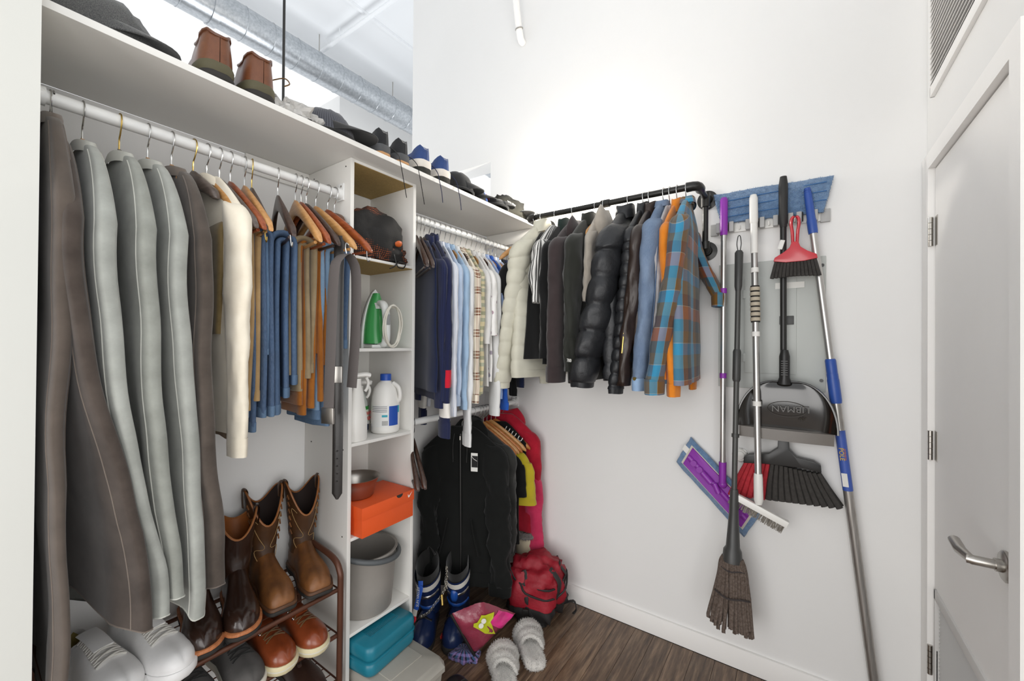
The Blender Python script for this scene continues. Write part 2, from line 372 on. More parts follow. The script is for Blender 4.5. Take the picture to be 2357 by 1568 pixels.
# wall lamp behind the coats: an open-topped white half bowl
lp = thing('wall_lamp', 'glowing white bowl wall lamp half hidden behind the hanging coats', 'lamp', (-.968, YB-.0005, 2.1))
Rg = []
for i in range(10):
    a = (i+.3)/9.3*pi/2; r = .084*math.sin(a); z = -.07*math.cos(a)
    Rg.append([(r*math.cos(2*pi*j/28), r*math.sin(2*pi*j/28)-.108, z) for j in range(28)])
GLOW = mat('lit_glass', 'fff4e2', .4, emit=2.6)
MB().rings(Rg, True, True, False).obj('shade', GLOW, lp)
MB().bx(-.05, .05, -.012, 0, -.09, .0).obj('wall_plate', DOORW, lp)
MB().tube(smooth_path([(0, -.01, -.075), (0, -.05, -.085), (0, -.1, -.08), (0, -.108, -.068)], 3), .008, 10).obj('arm', DOORW, lp)
MB().ball((0, -.108, .0), (.026, .026, .034)).obj('bulb', mat('bulb_glow', 'fff1dc', .5, emit=14), lp)
light('wall_lamp_light', 'POINT', (-.968, YB-.1085, 2.165), 11, .03, (1, .955, .88))
# ================================================================ shelving
ts = MB().bx(XL+.0, -1.26, .131, YB-.0008, 2.097, 2.115).obj('top_shelf', MELA, None, .0015)
tag(ts, 'long white melamine shelf over the clothes rods, shoes and hats on top', 'shelf')
cl = MB().bx(XL+.001, XL+.014, .66, .893, 2.03, 2.0965).obj('shelf_cleat', MELA, None, .001); tag(cl, 'white support cleat under the long shelf left of the tower', 'cleat')
cl = MB().bx(XL+.015, -1.30, YB-.0145, YB-.0015, 2.02, 2.0965).obj('shelf_cleat', MELA, None, .001); tag(cl, 'white support cleat under the shelf end on the back wall', 'cleat')
TX0, TX1, TY0, TY1, TT = XL+.001, -1.348, .893, 1.207, .015
tw = thing('shelf_tower', 'tall narrow white open shelf tower dividing the two clothes rods', 'shelf unit', ((TX0+TX1)/2, (TY0+TY1)/2, 0))
ox, oy = (TX0+TX1)/2, (TY0+TY1)/2
def tpart(name, m, x0, x1, y0, y1, z0, z1, bevel=.001): return MB().bx(x0-ox, x1-ox, y0-oy, y1-oy, z0, z1).obj(name, m, tw, bevel)
for y in (TY0, TY1-TT): tpart('side_panel', MELA, TX0, TX1, y, y+TT, .004, 2.0965)
SH = dict(T=2.0965, A=1.742, B=1.395, C=1.043, D=.695, E=.342)
for k, z in SH.items():
    if k in 'TA':
        tpart('shelf', MELA, TX0+.004, TX1-.001, TY0+TT, TY1-TT, z-.0105, z); tpart('shelf_underside', CHIP, TX0+.006, TX1-.003, TY0+TT, TY1-TT, z-.0125, z-.0108, 0)
    else: tpart('shelf', MELA, TX0+.004, TX1-.001, TY0+TT, TY1-TT, z-.012, z)
tpart('back_panel', MELA, TX0, TX0+.003, TY0+TT, TY1-TT, .02, 2.08, 0)
for z in (2.07, 1.55, 1.02, .70, .52, .26):
    for x in (TX1-.03, TX0+.05): MB().cyl((x-ox, TY0-oy-.0008, z), (x-ox, TY0-oy+.002, z), .0028, 8).obj('screw_hole', RUBBER, tw)
def rod(label, x, z, y0, y1):
    t = thing('closet_rod', label, 'rod', (x, y0, z))
    L = y1-y0; MB().cyl((0, .002, 0), (0, L*.55, 0), .0158, 24).obj('tube', RODM, t); MB().cyl((0, L*.55, 0), (0, L-.002, 0), .0142, 24).obj('tube', RODM, t)
    for y, s in ((0, 1), (L, -1)):
        f = MB().bx(-.022, .022, min(y, y+s*.006), max(y, y+s*.006), -.026, .038).obj('bracket', RODM, t, .002)
        MB().cyl((0, y+s*.005, 0), (0, y+s*.024, 0), .021, 20).obj('socket', RODM, f)
        for zz in (.026,): MB().cyl((.008, y+s*.006, zz), (.008, y+s*.0075, zz), .004, 10).obj('screw', STEEL, f)
    return t
RX, RZ, LRZ = -1.405, 1.971, 1.063
rod('white clothes rod left of the tower with trousers and long coats', RX, RZ, .131, TY0-.0005)
rod('white clothes rod right of the tower carrying shirts', RX, RZ, TY1+.0005, YB-.0005)
rod('low white clothes rod beneath the shirts, black hoodie on it', RX, LRZ, TY1+.0005, YB-.0005)
# black iron pipe rail on the back wall
PY, PZ = 1.842, 2.083
pr = thing('pipe_rail', 'black iron pipe rail for coats flanged to the back wall', 'rail', (-.345, YB-.0005, PZ))
def elbow(p0, p1, r=.021, k=8): return MB()
def flange(x, z, m): 
    b = MB(); b.lathe([(.001, 0), (.043, 0), (.043, .006), (.024, .009), (.021, .024), (.001, .024)], 28); b.v = [(x+u, -w_, z+v) for u, v, w_ in b.v]; return b.obj('flange', m, pr)
flange(0, -.0, BLKPIPE)
D = YB-.0005-PY
MB().cyl((0, -.02, 0), (0, -D+.03, 0), .0135, 18).obj('pipe', BLKPIPE, pr)
e = [(0, -D+.05, 0), (0, -D+.02, 0), (-.006, -D+.006, 0), (-.02, -D, 0), (-.045, -D, 0)]
MB().tube(e, [.0205, .0195, .0195, .0195, .0205], 18).obj('elbow', BLKPIPE, pr)
MB().cyl((-.03, -D, 0), (-.82, -D, 0), .0138, 20).obj('pipe', BLKPIPE, pr)
MB().cyl((-.385, -D, 0), (-.425, -D, 0), .0185, 20).obj('coupling', BLKPIPE, pr)
e = [(-.79, -D, 0), (-.815, -D, 0), (-.829, -D+.006, 0), (-.835, -D+.02, 0), (-.835, -D+.05, 0)]
MB().tube(e, [.0205, .0195, .0195, .0195, .0205], 18).obj('elbow', BLKPIPE, pr)
MB().cyl((-.835, -D+.03, 0), (-.835, -.02, 0), .0135, 18).obj('pipe', BLKPIPE, pr); flange(-.835, 0, BLKPIPE)
MB().cyl((.0, -.05, 0), (.0, -.05, -.22), .0125, 16).obj('pipe', BLKPIPE, pr); MB().cyl((0, -.05, .018), (0, -.05, -.045), .0195, 18).obj('tee', BLKPIPE, pr)
MB().tube([(0, -.05, -.2), (0, -.048, -.225), (0, -.03, -.235), (0, -.02, -.235)], .0185, 16).obj('elbow', BLKPIPE, pr); flange(0, -.235, BLKPIPE)
# ================================================================ hangers and garments
HOOK = smooth_path([(0, 0, -.086), (0, 0, -.05), (.009, 0, -.036), (.019, 0, -.018), (.0215, 0, -.003), (.0165, 0, .0105), (.004, 0, .0175), (-.0095, 0, .0155), (-.0185, 0, .006)], 3)
HK = {}
def hook_mesh(m, flip):
    k = (m.name, flip)
    if k not in HK:
        HK[k] = MB().tube([(p.x*flip, 0, p.z) for p in HOOK], .0017, 7).mesh('hook'); HK[k].materials.append(m)
    return HK[k]
def hz(u, w=.215): return -.098-.145*(abs(u)/.215)**1.3
BODY = {}
def hanger_mesh(m, w, fat):
    k = (m.name, w, fat)
    if k not in BODY:
        b = MB(); R = []
        for i in range(25):
            u = -w+2*w*i/24; a = abs(u)/w; h = .024-.010*a+.004*math.exp(-(u/.03)**2); t = .0055+(.006*a if fat else .002*a)
            if i in (0, 24): h *= .45; t *= .5
            c = hz(u, w); R.append([(u, t*math.copysign(abs(math.cos(q))**.6, math.cos(q)) + (.012*a*a if fat else 0), c+h*math.copysign(abs(math.sin(q))**.7, math.sin(q))) for q in [2*pi*j/12+.26 for j in range(12)]])
        BODY[k] = b.rings(R).mesh('hanger_body', 0, 60); BODY[k].materials.append(m)
    return BODY[k]
BARS = {}
def hanger(label, loc, rz, wood_, metal=None, flip=1, bar=True, w=.215, fat=True, clips=False, tilt=0):
    metal = metal or CHROME
    t = thing('coat_hanger', label, 'hanger', loc, rz, 'wooden coat hangers'); 
    for nm, me in (('hook', hook_mesh(metal, flip)), ('hanger_body', hanger_mesh(wood_, w, fat))):
        o = bpy.data.objects.new(nm, me); COL.objects.link(o); o.parent = t
    if bar:
        k = (wood_.name, w)
        if k not in BARS:
            BARS[k] = MB().cyl((-w*.9, .004, hz(w)-.004), (w*.9, .004, hz(w)-.004), .005, 10).mesh('trouser_bar'); BARS[k].materials.append(wood_)
        o = bpy.data.objects.new('trouser_bar', BARS[k]); COL.objects.link(o); o.parent = t
    if clips:
        for s in (-1, 1): MB().tube(smooth_path([(s*w*.93, .004, -.225), (s*w*.93, .006, -.262), (s*w*.93+.004, .008, -.277), (s*w*.93+.012, .008, -.275), (s*w*.93+.013, .008, -.265)], 3), .0018, 7).obj('bar_hook', metal, t)
    return t
def nz3(x, y, z, k): return mnoise.noise(Vector((x*k, y*k, z*k)))
def body_rings(L, sh, hem, t0, t1, zt=-.072, fold=.005, seed=0, n=44, e=.62, swing=0, neck=.06, nz=30, puff=None, shift=0, slant=None, flare=0, twist=0, drop=.115, pw=.82, zwave=0):
    rnd = random.Random(seed); p1, p2, p3 = [rnd.uniform(0, 6.28) for _ in range(3)]; R = []
    zs = [zt-drop*(i/10)**1.3 for i in range(11)]; z0 = zs[-1]; nz = int(L/puff[0]*9) if puff else nz; zs += [z0+(-L-z0)*(i/nz) for i in range(1, nz+1)]
    for z in zs:
        a = min(1, (zt-z)/drop); b = max(0, (z0-z)/(L+z0))
        wd = (neck+(sh-neck)*a**pw) if a < .9999 else sh+(hem-sh)*b
        th = t0*(.55+.45*a)+(t1-t0)*b
        if puff and a >= .6: k = abs(math.sin(pi*(z-z0)/puff[0])); th *= 1+puff[1]*(k**.5-.55); wd *= 1+puff[1]*.12*(k**.5-.6)
        A = fold*sm(.05, .75, b); dv = swing*sm(.12, 1, b)+shift*b+zwave*math.sin(z*6.5+p2)*sm(0, .3, b)
        r = []
        for j in range(n):
            q = 2*pi*j/n; c, s = math.cos(q), math.sin(q)
            u = wd*math.copysign(abs(c)**e, c); v = th*math.copysign(abs(s)**(e*1.1), s)
            f = A*(math.sin(u*31+p1+z*2.2)+.6*math.sin(u*57+p2-z*3.1))+.0016*math.sin(z*23+u*14+p3)
            f += A*1.3*nz3(u*7+p1, p2, z*3.0+p3, 1)+.0035*b*nz3(u*20, p1, z*11+p2, 1)
            zz = z
            if slant and b > .8: zz = z+slant*(u/wd)*(b-.8)/.2
            r.append((u+flare*b*b+.004*math.sin(z*9+p1)*b, v+f+dv+twist*u*sm(.1, 1, b), zz))
        R.append(r)
    return R
def sleeve_rings(side, u0, z0, L, r0, r1, flat=.5, out=.03, dv=0, wr=.004, puff=None, seed=0, n=26, nz=34, v0=0, hang=0):
    rnd = random.Random(seed+7*side); p1, p2, p3 = [rnd.uniform(0, 6.28) for _ in range(3)]; R = []
    if puff: nz = max(40, int(L/puff[0]*11)); n = 32
    for i in range(nz+6):
        if i < 6: a = 0; g = pi/2*(i+.4)/6.4; k = math.sin(g); z = z0+r0*.42*math.cos(g)
        else: a = (i-5)/nz; k = 1; z = z0-L*a
        rr = (r0+(r1-r0)*a)*k; pq = 1
        if puff and i >= 4:
            ph = (z0-z)/puff[0]+.3; q = abs(math.sin(pi*ph)); pq = q**.32; rr *= 1+puff[1]*(pq-.8)
        cu = side*(u0+out*math.sin(a*pi*.55)); cv = v0+dv*a**1.3+hang*math.sin(a*pi)
        r = []; shear = .62*max(0, 1-a*7)
        for j in range(n):
            q = 2*pi*j/n; c, s = math.cos(q), math.sin(q)
            w_ = 1+(wr/max(rr, .02))*(math.sin(2*q+p1+z*17)+.6*math.sin(3*q+p2-z*33))*min(1, a*4)
            d = 0
            if a > 0: d = wr*2.0*nz3(c*1.6+p1, s*1.6+p2, z*13+p3, 1)*min(1, a*5)+wr*1.2*nz3(c*2.5+p2, s*2.5+p3, z*34, 1)*min(1, a*3)
            if puff: d = wr*1.4*nz3(c*3+p1, s*3, z*30, 1)*pq+wr*1.5*(1-pq)*nz3(c*9, s*9+p2, z*4, 1)
            uu = (rr*w_+d)*c
            sag = puff[1]*.06*s if puff else 0
            r.append((cu+uu, cv+(rr*flat*w_+d*.7)*s, z-side*uu*shear*k-(.25*rr*abs(s)*puff[1] if puff else 0)))
        R.append(r)
    return R
def garment(name, label, cat, loc, rz, m, L=.72, sh=.2, hem=.235, t0=.016, t1=.02, sl=.6, sr=(.062, .042), flat=.42, out=.02, dv=0, collar='shirt', cm=None, cuff=0, cuffm=None, band=0, bandm=None, puff=None, fold=.005, wr=.004, seed=1, zt=-.078, swing=0, sides=(1, -1), hem_seam=True, placket=None, group=None, shift=0, slant=None, sz=None, neck=.06, flare=0, hang=0, sl2=None, e=.62, twist=0, drop=.115, pw=.82, zwave=0, dv2=None):
    t = thing(name, label, cat, loc, rz, group)
    MB().rings(body_rings(L, sh, hem, t0, t1, zt, fold, seed, puff=puff, swing=swing, shift=shift, slant=slant, neck=neck, flare=flare, e=e, twist=twist, drop=drop, pw=pw, zwave=zwave)).obj('body', m, t, angle=80)
    for s in sides:
        if not sl: break
        R = sleeve_rings(s, sh-.03-(.012 if s < 0 else 0), (sz or zt-.118), (sl if s > 0 or not sl2 else sl2)-(.07 if sl > .4 else 0), sr[0]*(.8 if s < 0 else 1), sr[1]*(.8 if s < 0 else 1), flat, out if s > 0 else min(out, .0), dv if s > 0 or dv2 is None else dv2, wr, puff, seed, hang=hang)
        o = MB().rings(R).obj('sleeve', m, t, angle=80)
        if cuff:
            e_ = R[-1]; c = sum((Vector(p) for p in e_), Vector())/len(e_); k = 1.05 if not puff else .9
            q = [[tuple(c+(Vector(p)-c)*g+Vector((0, 0, dz))) for p in e_] for dz, g in ((cuff*.35, k*1.01), (0, k*1.03), (-cuff*.65, k*.98), (-cuff*.66, k*.8), (-cuff*.3, k*.7))]
            MB().rings(q, True, False, True).obj('cuff', cuffm or m, o, angle=70)
    if band:
        R = body_rings(L, sh, hem, t0, t1, zt, fold, seed, swing=swing, shift=shift, neck=neck, flare=flare)[-1]; c = sum((Vector(p) for p in R), Vector())/len(R)
        q = [[tuple(c+Vector(((p[0]-c.x)*g, (p[1]-c.y)*g2, p[2]-c.z+dz))) for p in R] for dz, g, g2 in ((band*.2, 1.004, 1.08), (-band*.1, 1.006, 1.14), (-band, .985, 1.0))]
        MB().rings(q, True, False, True).obj('hem_band', bandm or m, t, angle=70)
    cm = cm or m
    if collar == 'shirt':
        b = MB(); R = []
        for dz, g, h in ((.0, 1.0, 0), (.022, .92, 0), (.036, .9, 0), (.03, 1.12, .0), (.004, 1.32, .0)):
            R.append([(g*(neck-.008)*math.cos(2*pi*j/24), g*(t0*.75+.006)*math.sin(2*pi*j/24), zt-.006+dz-.012*math.cos(2*pi*j/24)**2) for j in range(24)])
        b.rings(R, True, False, False).obj('collar', cm, t, angle=60)
    elif collar in ('stand', 'crew', 'turtle'):
        h = {'stand': .05, 'crew': .016, 'turtle': .045}[collar]; R = []
        for dz, g in ((-.01, 1.05), (h*.5, 1.0), (h, .94), (h+.004, .86), (h*.4, .8), (-.01, .78)):
            R.append([(g*(neck+.004)*math.cos(2*pi*j/24), g*(t0+.006)*math.sin(2*pi*j/24), zt-.004+dz-.018*math.cos(2*pi*j/24)**2) for j in range(24)])
        MB().rings(R, True, False, False).obj('collar', cm, t, angle=60)
    elif collar == 'hood':
        R = []
        for i in range(11):
            a = i/10; z = zt+.02-.21*a; ww = (.05+.06*math.sin(pi*min(1, a*1.15)))*(1-.25*a); tt = (.012+.026*math.sin(pi*min(1, a*1.1)))
            R.append([(ww*math.cos(2*pi*j/20)+.035, tt*math.sin(2*pi*j/20)+t0*1.0, z+.012*math.cos(4*pi*j/20)) for j in range(20)])
        MB().rings(R).obj('hood', cm, t, angle=80)
    if placket:
        pm, side = placket; b = MB(); v = side*(t0+.0035)
        P = [(.012, v, zt-.02), (.012, side*(t0+.005), zt-.12), (.012, side*(t1+.004), -L*.6), (.012, side*(t1+.006), -L+.01)]
        b.tube(P, .006, 8, rb=.003, side=(1, 0, 0)).obj('front_fly', pm, t)
    return t
def pants(name, label, loc, rz, m, L1, L2, hw=.11, legs=2, t=.0105, seed=1, hem=.03, fold=.004, u0=0, group='trousers folded over hangers', waist=False, swing=0, gap=.02, cat='trousers', hemm=None):
    rnd = random.Random(seed); th = thing(name, label, cat, loc, rz, group)
    for k in range(legs):
        r = .0125+k*gap; zb = -.25; l1 = L1-(.012+.05*rnd.random())*k; l2 = L2-(.05*rnd.random())*k
        P = [(-r, zb-l1*(1-i/14)) for i in range(15)]+[(-r*math.cos(a), zb+r*math.sin(a)) for a in [pi*i/8 for i in range(1, 8)]]+[(r, zb-l2*(i/14)) for i in range(15)]
        R = []; p1, p2, p3 = [rnd.uniform(0, 6.28) for _ in range(3)]
        for i, (v, z) in enumerate(P):
            s = max(0, (zb-z)); A = fold*min(1, s*3); nx = -1 if i < 15 else (1 if i > 21 else 0); nz_ = 1 if not nx else 0
            h = hw*(1+.04*math.sin(z*7+p3)-.10*s*(k == 0)); ring = []
            for j in range(18):
                q = 2*pi*j/18; c, sn = math.cos(q), math.sin(q)
                u = h*math.copysign(abs(c)**.55, c); d = t*math.copysign(abs(sn)**.8, sn)*(1+.35*abs(c)**4)
                wv = A*(math.sin(u*40+p1+z*3)+.5*math.sin(u*75+p2-z*5))
                if nz_: ang = pi*(i-14)/8; dvv, dzz = -math.cos(ang)*d, math.sin(ang)*d
                else: dvv, dzz = nx*d, 0
                ring.append((u+u0+.006*math.sin(z*11+p2), v+dvv+wv+swing*s, z+dzz))
            R.append(ring)
        lg = MB().rings(R).obj('leg', m, th, angle=80)
        for end in (0, -1):
            e = R[end]; c = sum((Vector(p) for p in e), Vector())/len(e)
            hh = hem if (end == 0 or not waist) else .04
            q = [[tuple(c+Vector(((p[0]-c.x)*1.012, (p[1]-c.y)*g, p[2]-c.z+dz))) for p in e] for dz, g in ((hh, 1.03), (hh*.9, 1.12), (.002, 1.12), (-.001, 1.02))]
            MB().rings(q, True, True, True).obj('hem' if hh == hem else 'waistband', hemm or m, lg, angle=70)
    return th
def rodx(px): return at(px, 219.9+.3303*(px-96.3), x=RX).y
def hk(px): return (RX, rodx(px), RZ)
# ---------------------------------------------------------------- left rod: long canvas coats
TAUPE = cloth('taupe', '574e47', .16, col2='453d37', bs=1400, bstr=.5); TAUPE2 = cloth('taupe_brown', '4f4640', .15, col2='3c342f', bs=1400, bstr=.5); SAGE = cloth('pale_grey', 'a3a59f', .1, col2='8f918b', bs=1400, bstr=.45)
SAGE2 = cloth('sage_grey', '989a93', .1, col2='82847d', bs=1400, bstr=.45); OLIVE = cloth('olive', '75704e', .15); BROWNG = cloth('brown_grey', '564d46', .15, bs=1400, bstr=.5)
def long_coat(label, loc, rz, m, seamm, L, swing, seed, flare=.0, slant=.03, t=.02, sh=.2, zt=-.1, hem=.215, twist=0):
    g = garment('long_coat', label, 'coat', loc, rz, m, L=L, sh=sh, hem=hem, t0=.021, t1=t, sl=0, collar='none', fold=.005, seed=seed, zt=zt, swing=swing, flare=flare, slant=slant, neck=.05, group='long canvas coats on the left rod', e=.42, twist=twist, drop=.2, pw=.5, zwave=.006)
    R = body_rings(L, sh, hem, .021, t, zt, .005, seed, swing=swing, flare=flare, slant=slant, neck=.05, e=.42, twist=twist, drop=.2, pw=.5, zwave=.006)
    n = len(R[0])
    for j in (5, n-5): MB().tube([Vector(r[j])*1 for r in R[2:]], .0016, 6).obj('edge_seam', seamm, g)
    c = [(p[0], p[1], p[2]) for p in R[-1]]
    MB().tube(c+[c[0]], .0016, 6, False).obj('hem_seam', seamm, g)
    Q = []
    for dz, k in ((-.012, 1.1), (.006, 1.06), (.016, .95), (.01, .8)):
        Q.append([(k*.078*math.cos(2*pi*j/24), k*.018*math.sin(2*pi*j/24), zt+dz-.014*math.cos(2*pi*j/24)**2) for j in range(24)])
    MB().rings(Q, True, False, False).obj('neck_band', seamm, g)
    return g
LT = cloth('seam_light', 'b9b9b1', .08); DT = cloth('seam_taupe', '6d635b', .1)
hanger('natural wooden hanger under the leftmost brown-grey coat', (RX, .162, RZ), 0, W_NAT, w=.07, bar=False, fat=False)
hanger('natural wooden hanger of the dark taupe coat with the wide curved hem', hk(122), -.02, W_NAT, flip=-1, bar=False, w=.072, fat=False)
hanger('natural wooden hanger at the first pale grey coat', hk(190), 0, W_NAT, bar=False, w=.072, fat=False)
hanger('smoked wooden hanger with brass hook under the second pale grey coat', hk(275), 0, W_GRY, BRASS, bar=False, w=.072, fat=False)
hanger('wooden hanger buried inside the third pale grey coat', hk(340), 0, W_NAT, bar=False, w=.072, fat=False)
hanger('natural wooden hanger topping the taupe coat nearest the cream shirt', hk(395), 0, W_NAT, bar=False, w=.072, fat=False)
long_coat('brown-grey long canvas coat, leftmost on the rod beside the wall end', (RX, .162, RZ), .0, BROWNG, DT, 1.36, .0, 11, t=.008, zt=-.06, twist=-.0, slant=0)
long_coat('dark taupe long canvas coat with wide curved hem, second from the left', hk(122), .03, TAUPE2, DT, 1.145, .055, 12, slant=-.05, t=.016, twist=.25, hem=.235, sh=.21)
long_coat('pale grey long canvas coat just right of the dark wide-hemmed one', hk(190), .04, SAGE, LT, 1.21, .06, 13, t=.016, twist=.16, sh=.215, hem=.23)
long_coat('sage grey long canvas coat in the middle of the pale three', hk(275), .05, SAGE2, LT, 1.18, .04, 14, t=.016, twist=.1, sh=.215, hem=.23)
long_coat('pale grey long canvas coat, the right one of the pale three', hk(340), .07, SAGE, LT, 1.165, .026, 15, t=.02, slant=-.05, twist=.08, sh=.215, hem=.235)
long_coat('taupe long canvas coat beside the cream shirt', hk(395), .07, TAUPE, DT, 1.19, .018, 16, t=.022, sh=.215, hem=.235)
# cream shirt and khaki
CREAM = cloth('cream', 'e6decd', .05, col2='dbd1be'); KHAKI = cloth('khaki', 'b39468', .12, col2='9c7f58'); KH2 = cloth('drab', '8a7753', .12, col2='73623f'); KH3 = cloth('stone', '9c8a6d', .12, col2='87765a')
hanger('smoked wooden hanger with brass hook between taupe coat and cream shirt', hk(445), .1, W_GRY, BRASS, w=.11, bar=False)
hanger('natural wooden hanger holding the cream shirt', hk(476), .08, W_NAT, w=.2)
garment('cream_shirt', 'cream long-sleeved shirt hanging between taupe coat and khaki trousers', 'shirt', hk(476), .1, CREAM, L=.8, sh=.195, hem=.2, t0=.011, t1=.012, sl=.69, sr=(.058, .036), flat=.42, out=.012, cuff=.05, collar='crew', seed=21, fold=.003, wr=.003, zt=-.088)
hanger('dark wooden hanger of the olive-drab trousers', hk(505), .0, W_GRY, clips=False)
pants('folded_trousers', 'olive-drab trousers on a dark hanger beside the khaki ones', hk(505), .0, KH2, 0.300, 0.280, hw=.1, seed=22, u0=.02)
hanger('cherry wooden hanger of the khaki trousers', hk(530), -.04, W_RED)
pants('folded_trousers', 'long khaki trousers next to the cream shirt', hk(530), -.04, KHAKI, 0.580, 0.500, hw=.105, seed=23, u0=.03)
J1 = denim('mid_blue', '2f4764', '3f5c80'); J2 = denim('dark_blue', '243a57', '324e72'); J3 = denim('light_blue', '63829f', '7c99b3'); J4 = denim('worn_blue', '34506f', '54728f'); RUST = cloth('rust', 'a86a2c', .12, col2='925722', bs=1200)
STITCH = cloth('thread', 'b08a56', .05)
hanger('natural wooden hanger of the narrow worn jeans', hk(563), -.14, W_NAT)
pants('folded_jeans', 'narrow worn blue jeans with pale stitching, leftmost of the jeans', hk(563), -.14, J4, 0.425, 0.345, hw=.09, seed=24, u0=.03, hemm=J3, cat='jeans', group='jeans folded over hangers')
hanger('dark wooden hanger with brass hook over the long dark jeans', hk(580), -.26, W_DK, BRASS, clips=True)
pants('folded_jeans', 'long dark blue jeans with pale hem, widest pair on the left rod', hk(582), -.26, J2, 0.565, 0.525, hw=.125, legs=2, seed=25, u0=.01, hemm=J4, cat='jeans', group='jeans folded over hangers')
hanger('dark wooden hanger with curled bar hook, right of the dark jeans', hk(640), -.3, W_DK, clips=True)
pants('folded_jeans', 'mid blue jeans between the dark jeans and khaki chinos', hk(640), -.3, J1, 0.525, 0.475, hw=.115, legs=2, seed=26, u0=.0, hemm=J4, cat='jeans', group='jeans folded over hangers')
hanger('natural wooden hanger, lightest one over the khaki chinos', hk(680), -.2, W_NAT)
pants('folded_trousers', 'khaki chinos between mid blue jeans and rust trousers', hk(680), -.2, KH3, 0.460, 0.420, hw=.11, seed=27)
hanger('reddish dark wooden hanger over the shorter rust trousers', hk(693), -.16, W_RED)
pants('folded_trousers', 'rust orange trousers with long leg, left one of the rust pair', hk(694), -.16, RUST, 0.540, 0.520, hw=.105, seed=28)
hanger('espresso wooden hanger between the rust trousers and light jeans', hk(705), -.1, W_DK)
pants('folded_trousers', 'shorter rust orange trousers beside the light jeans', hk(712), -.06, RUST, 0.340, 0.380, hw=.1, seed=29, legs=1)
hanger('natural wooden hanger of the light jeans, nearest the tower', hk(727), 0.02, W_NAT, clips=True)
pants('folded_jeans', 'light blue jeans, longest pair near the tower', hk(727), .0, J3, 0.585, 0.545, hw=.105, seed=30, hemm=J4, cat='jeans', group='jeans folded over hangers')
hanger('cherry wooden hanger tilted lowest, closest to the tower panel', (RX, .838, RZ), .1, W_RED, clips=True)
pants('folded_jeans', 'short folded blue jeans behind the grey webbing belt', (RX, .842, RZ), .1, J1, 0.365, 0.325, hw=.1, seed=31, hemm=J4, u0=.0, cat='jeans', group='jeans folded over hangers', legs=1)
# belts
WEB = mat('grey_webbing', '5a5452', .85, bs=500, bstr=.5, bd=.001, var=.06); LEA = leather('belt_black', '26221f', '1a1715', .4); LEB = leather('belt_brown', '6b4022', '4c2a14', .4)
def strap(mb, path, w, t, side): return mb.tube(smooth_path(path, 4), w, 10, True, [t]*len(smooth_path(path, 4)), side)
c = at(797, 592, x=-1.185)
bl = thing('webbing_belt', 'wide grey webbing belt looped over a hanger bar beside the tower', 'belt', c)
MB().tube(smooth_path([(-.01, -.05, -.52), (-.004, -.048, -.3), (0, -.042, -.06), (0, -.025, -.008), (0, 0, .008), (0, .022, -.008), (0, .036, -.06), (-.004, .038, -.25), (-.012, .032, -.42)], 4), .019, 10, True, .0022, (1, .35, 0)).obj('strap', WEB, bl)
MB().box((-.01, -.051, -.5), (.045, .008, .05), .3).obj('buckle', STEEL, bl, .002)
MB().tube(smooth_path([(-.0, .0, .012), (0, -.004, .03), (0, 0, .045), (0, .008, .04)], 3), .0018, 7).obj('ring_hook', CHROME, bl)
c = at(777, 900, x=-1.25)
bl = thing('leather_belt', 'black leather belt hanging straight down with holed tip, below the jeans', 'belt', (c.x, c.y, RZ-.2))
zz = at(775, 1150, x=-1.25).z-(RZ-.2)
MB().tube([(0, 0, 0), (0, 0, -.3), (.0, .003, -.6), (0, .002, zz+.02), (0, .002, zz)], [.0165, .0165, .0165, .0165, .004], 10, True, .0022, (.75, .66, 0)).obj('strap', LEA, bl)
MB().box((-.002, -.006, -.46), (.042, .01, .055), .75).obj('buckle', STEEL, bl, .002)
for k in range(5): MB().cyl((.0, .0, zz+.06+k*.025), (.004, -.0035, zz+.06+k*.025), .0022, 8).obj('hole', RUBBER, bl)
MB().tube([(-.02, .0, -.0), (-.02, 0, -.3), (-.022, .002, zz+.06)], .004, 8, True, .0015, (.75, .66, 0)).obj('strap', LEB, bl)
c = (RX, rodx(770), RZ)
bl = thing('leather_belt', 'coiled brown leather belt with chrome buckle hung from the rod end', 'belt', c)
o = bpy.data.objects.new('hook', hook_mesh(CHROME, 1)); COL.objects.link(o); o.parent = bl
MB().tube(smooth_path([(-.045, 0, -.2), (-.05, 0, -.13), (-.03, 0, -.09), (0, 0, -.082), (.03, .0, -.09), (.05, 0, -.13), (.052, .0, -.22)], 4), .0022, 10, True, .017, (1, 0, 0)).obj('strap', LEB, bl)
MB().box((.03, -.0, -.12), (.006, .04, .06)).obj('buckle', CHROME, bl, .002)
MB().box((.06, 0, -.17), (.012, .034, .1), 0).obj('keeper', LEA, bl, .003)
# ================================================================ shirts on the right rod (skewed a little toward the tower)
A2 = -.43
def sh2(i): return (RX, i, RZ)
NAVY = cloth('navy', '1d2240', .15, col2='161a30', bs=700, bstr=.6); NAVY2 = plaid('navy_rib', .009, [(0, '262c4c'), (.5, '1b203a')], .5, [(0, '252a49'), (.5, '252a49')], .6)
FLAG = plaid('navy_bands', 0, None, 1.0, [(0, '1f2442'), (.27, 'e6e2db'), (.335, '1f2442'), (.40, 'c21f33'), (.475, '1f2442')])
WHT = cloth('white', 'd8d6d4', .03); WHT2 = cloth('bright_white', 'dededd', .02); PIN = plaid('pinstripe', .012, [(0, 'b3bcd0'), (.3, 'dcdee4')], .5, [(0, 'd6dae2'), (.5, 'd6dae2')], .8)
LBL = cloth('ice_blue', 'b4c3d8', .05); LBL2 = cloth('sky_blue', '9cb5cd', .06); PBL = cloth('periwinkle', '9eb2d8', .06); ROY = cloth('royal', '2453a8', .1); BLK = cloth('black', '141414', .2, sheen=.1); DBL = cloth('ink', '1c2440', .1)
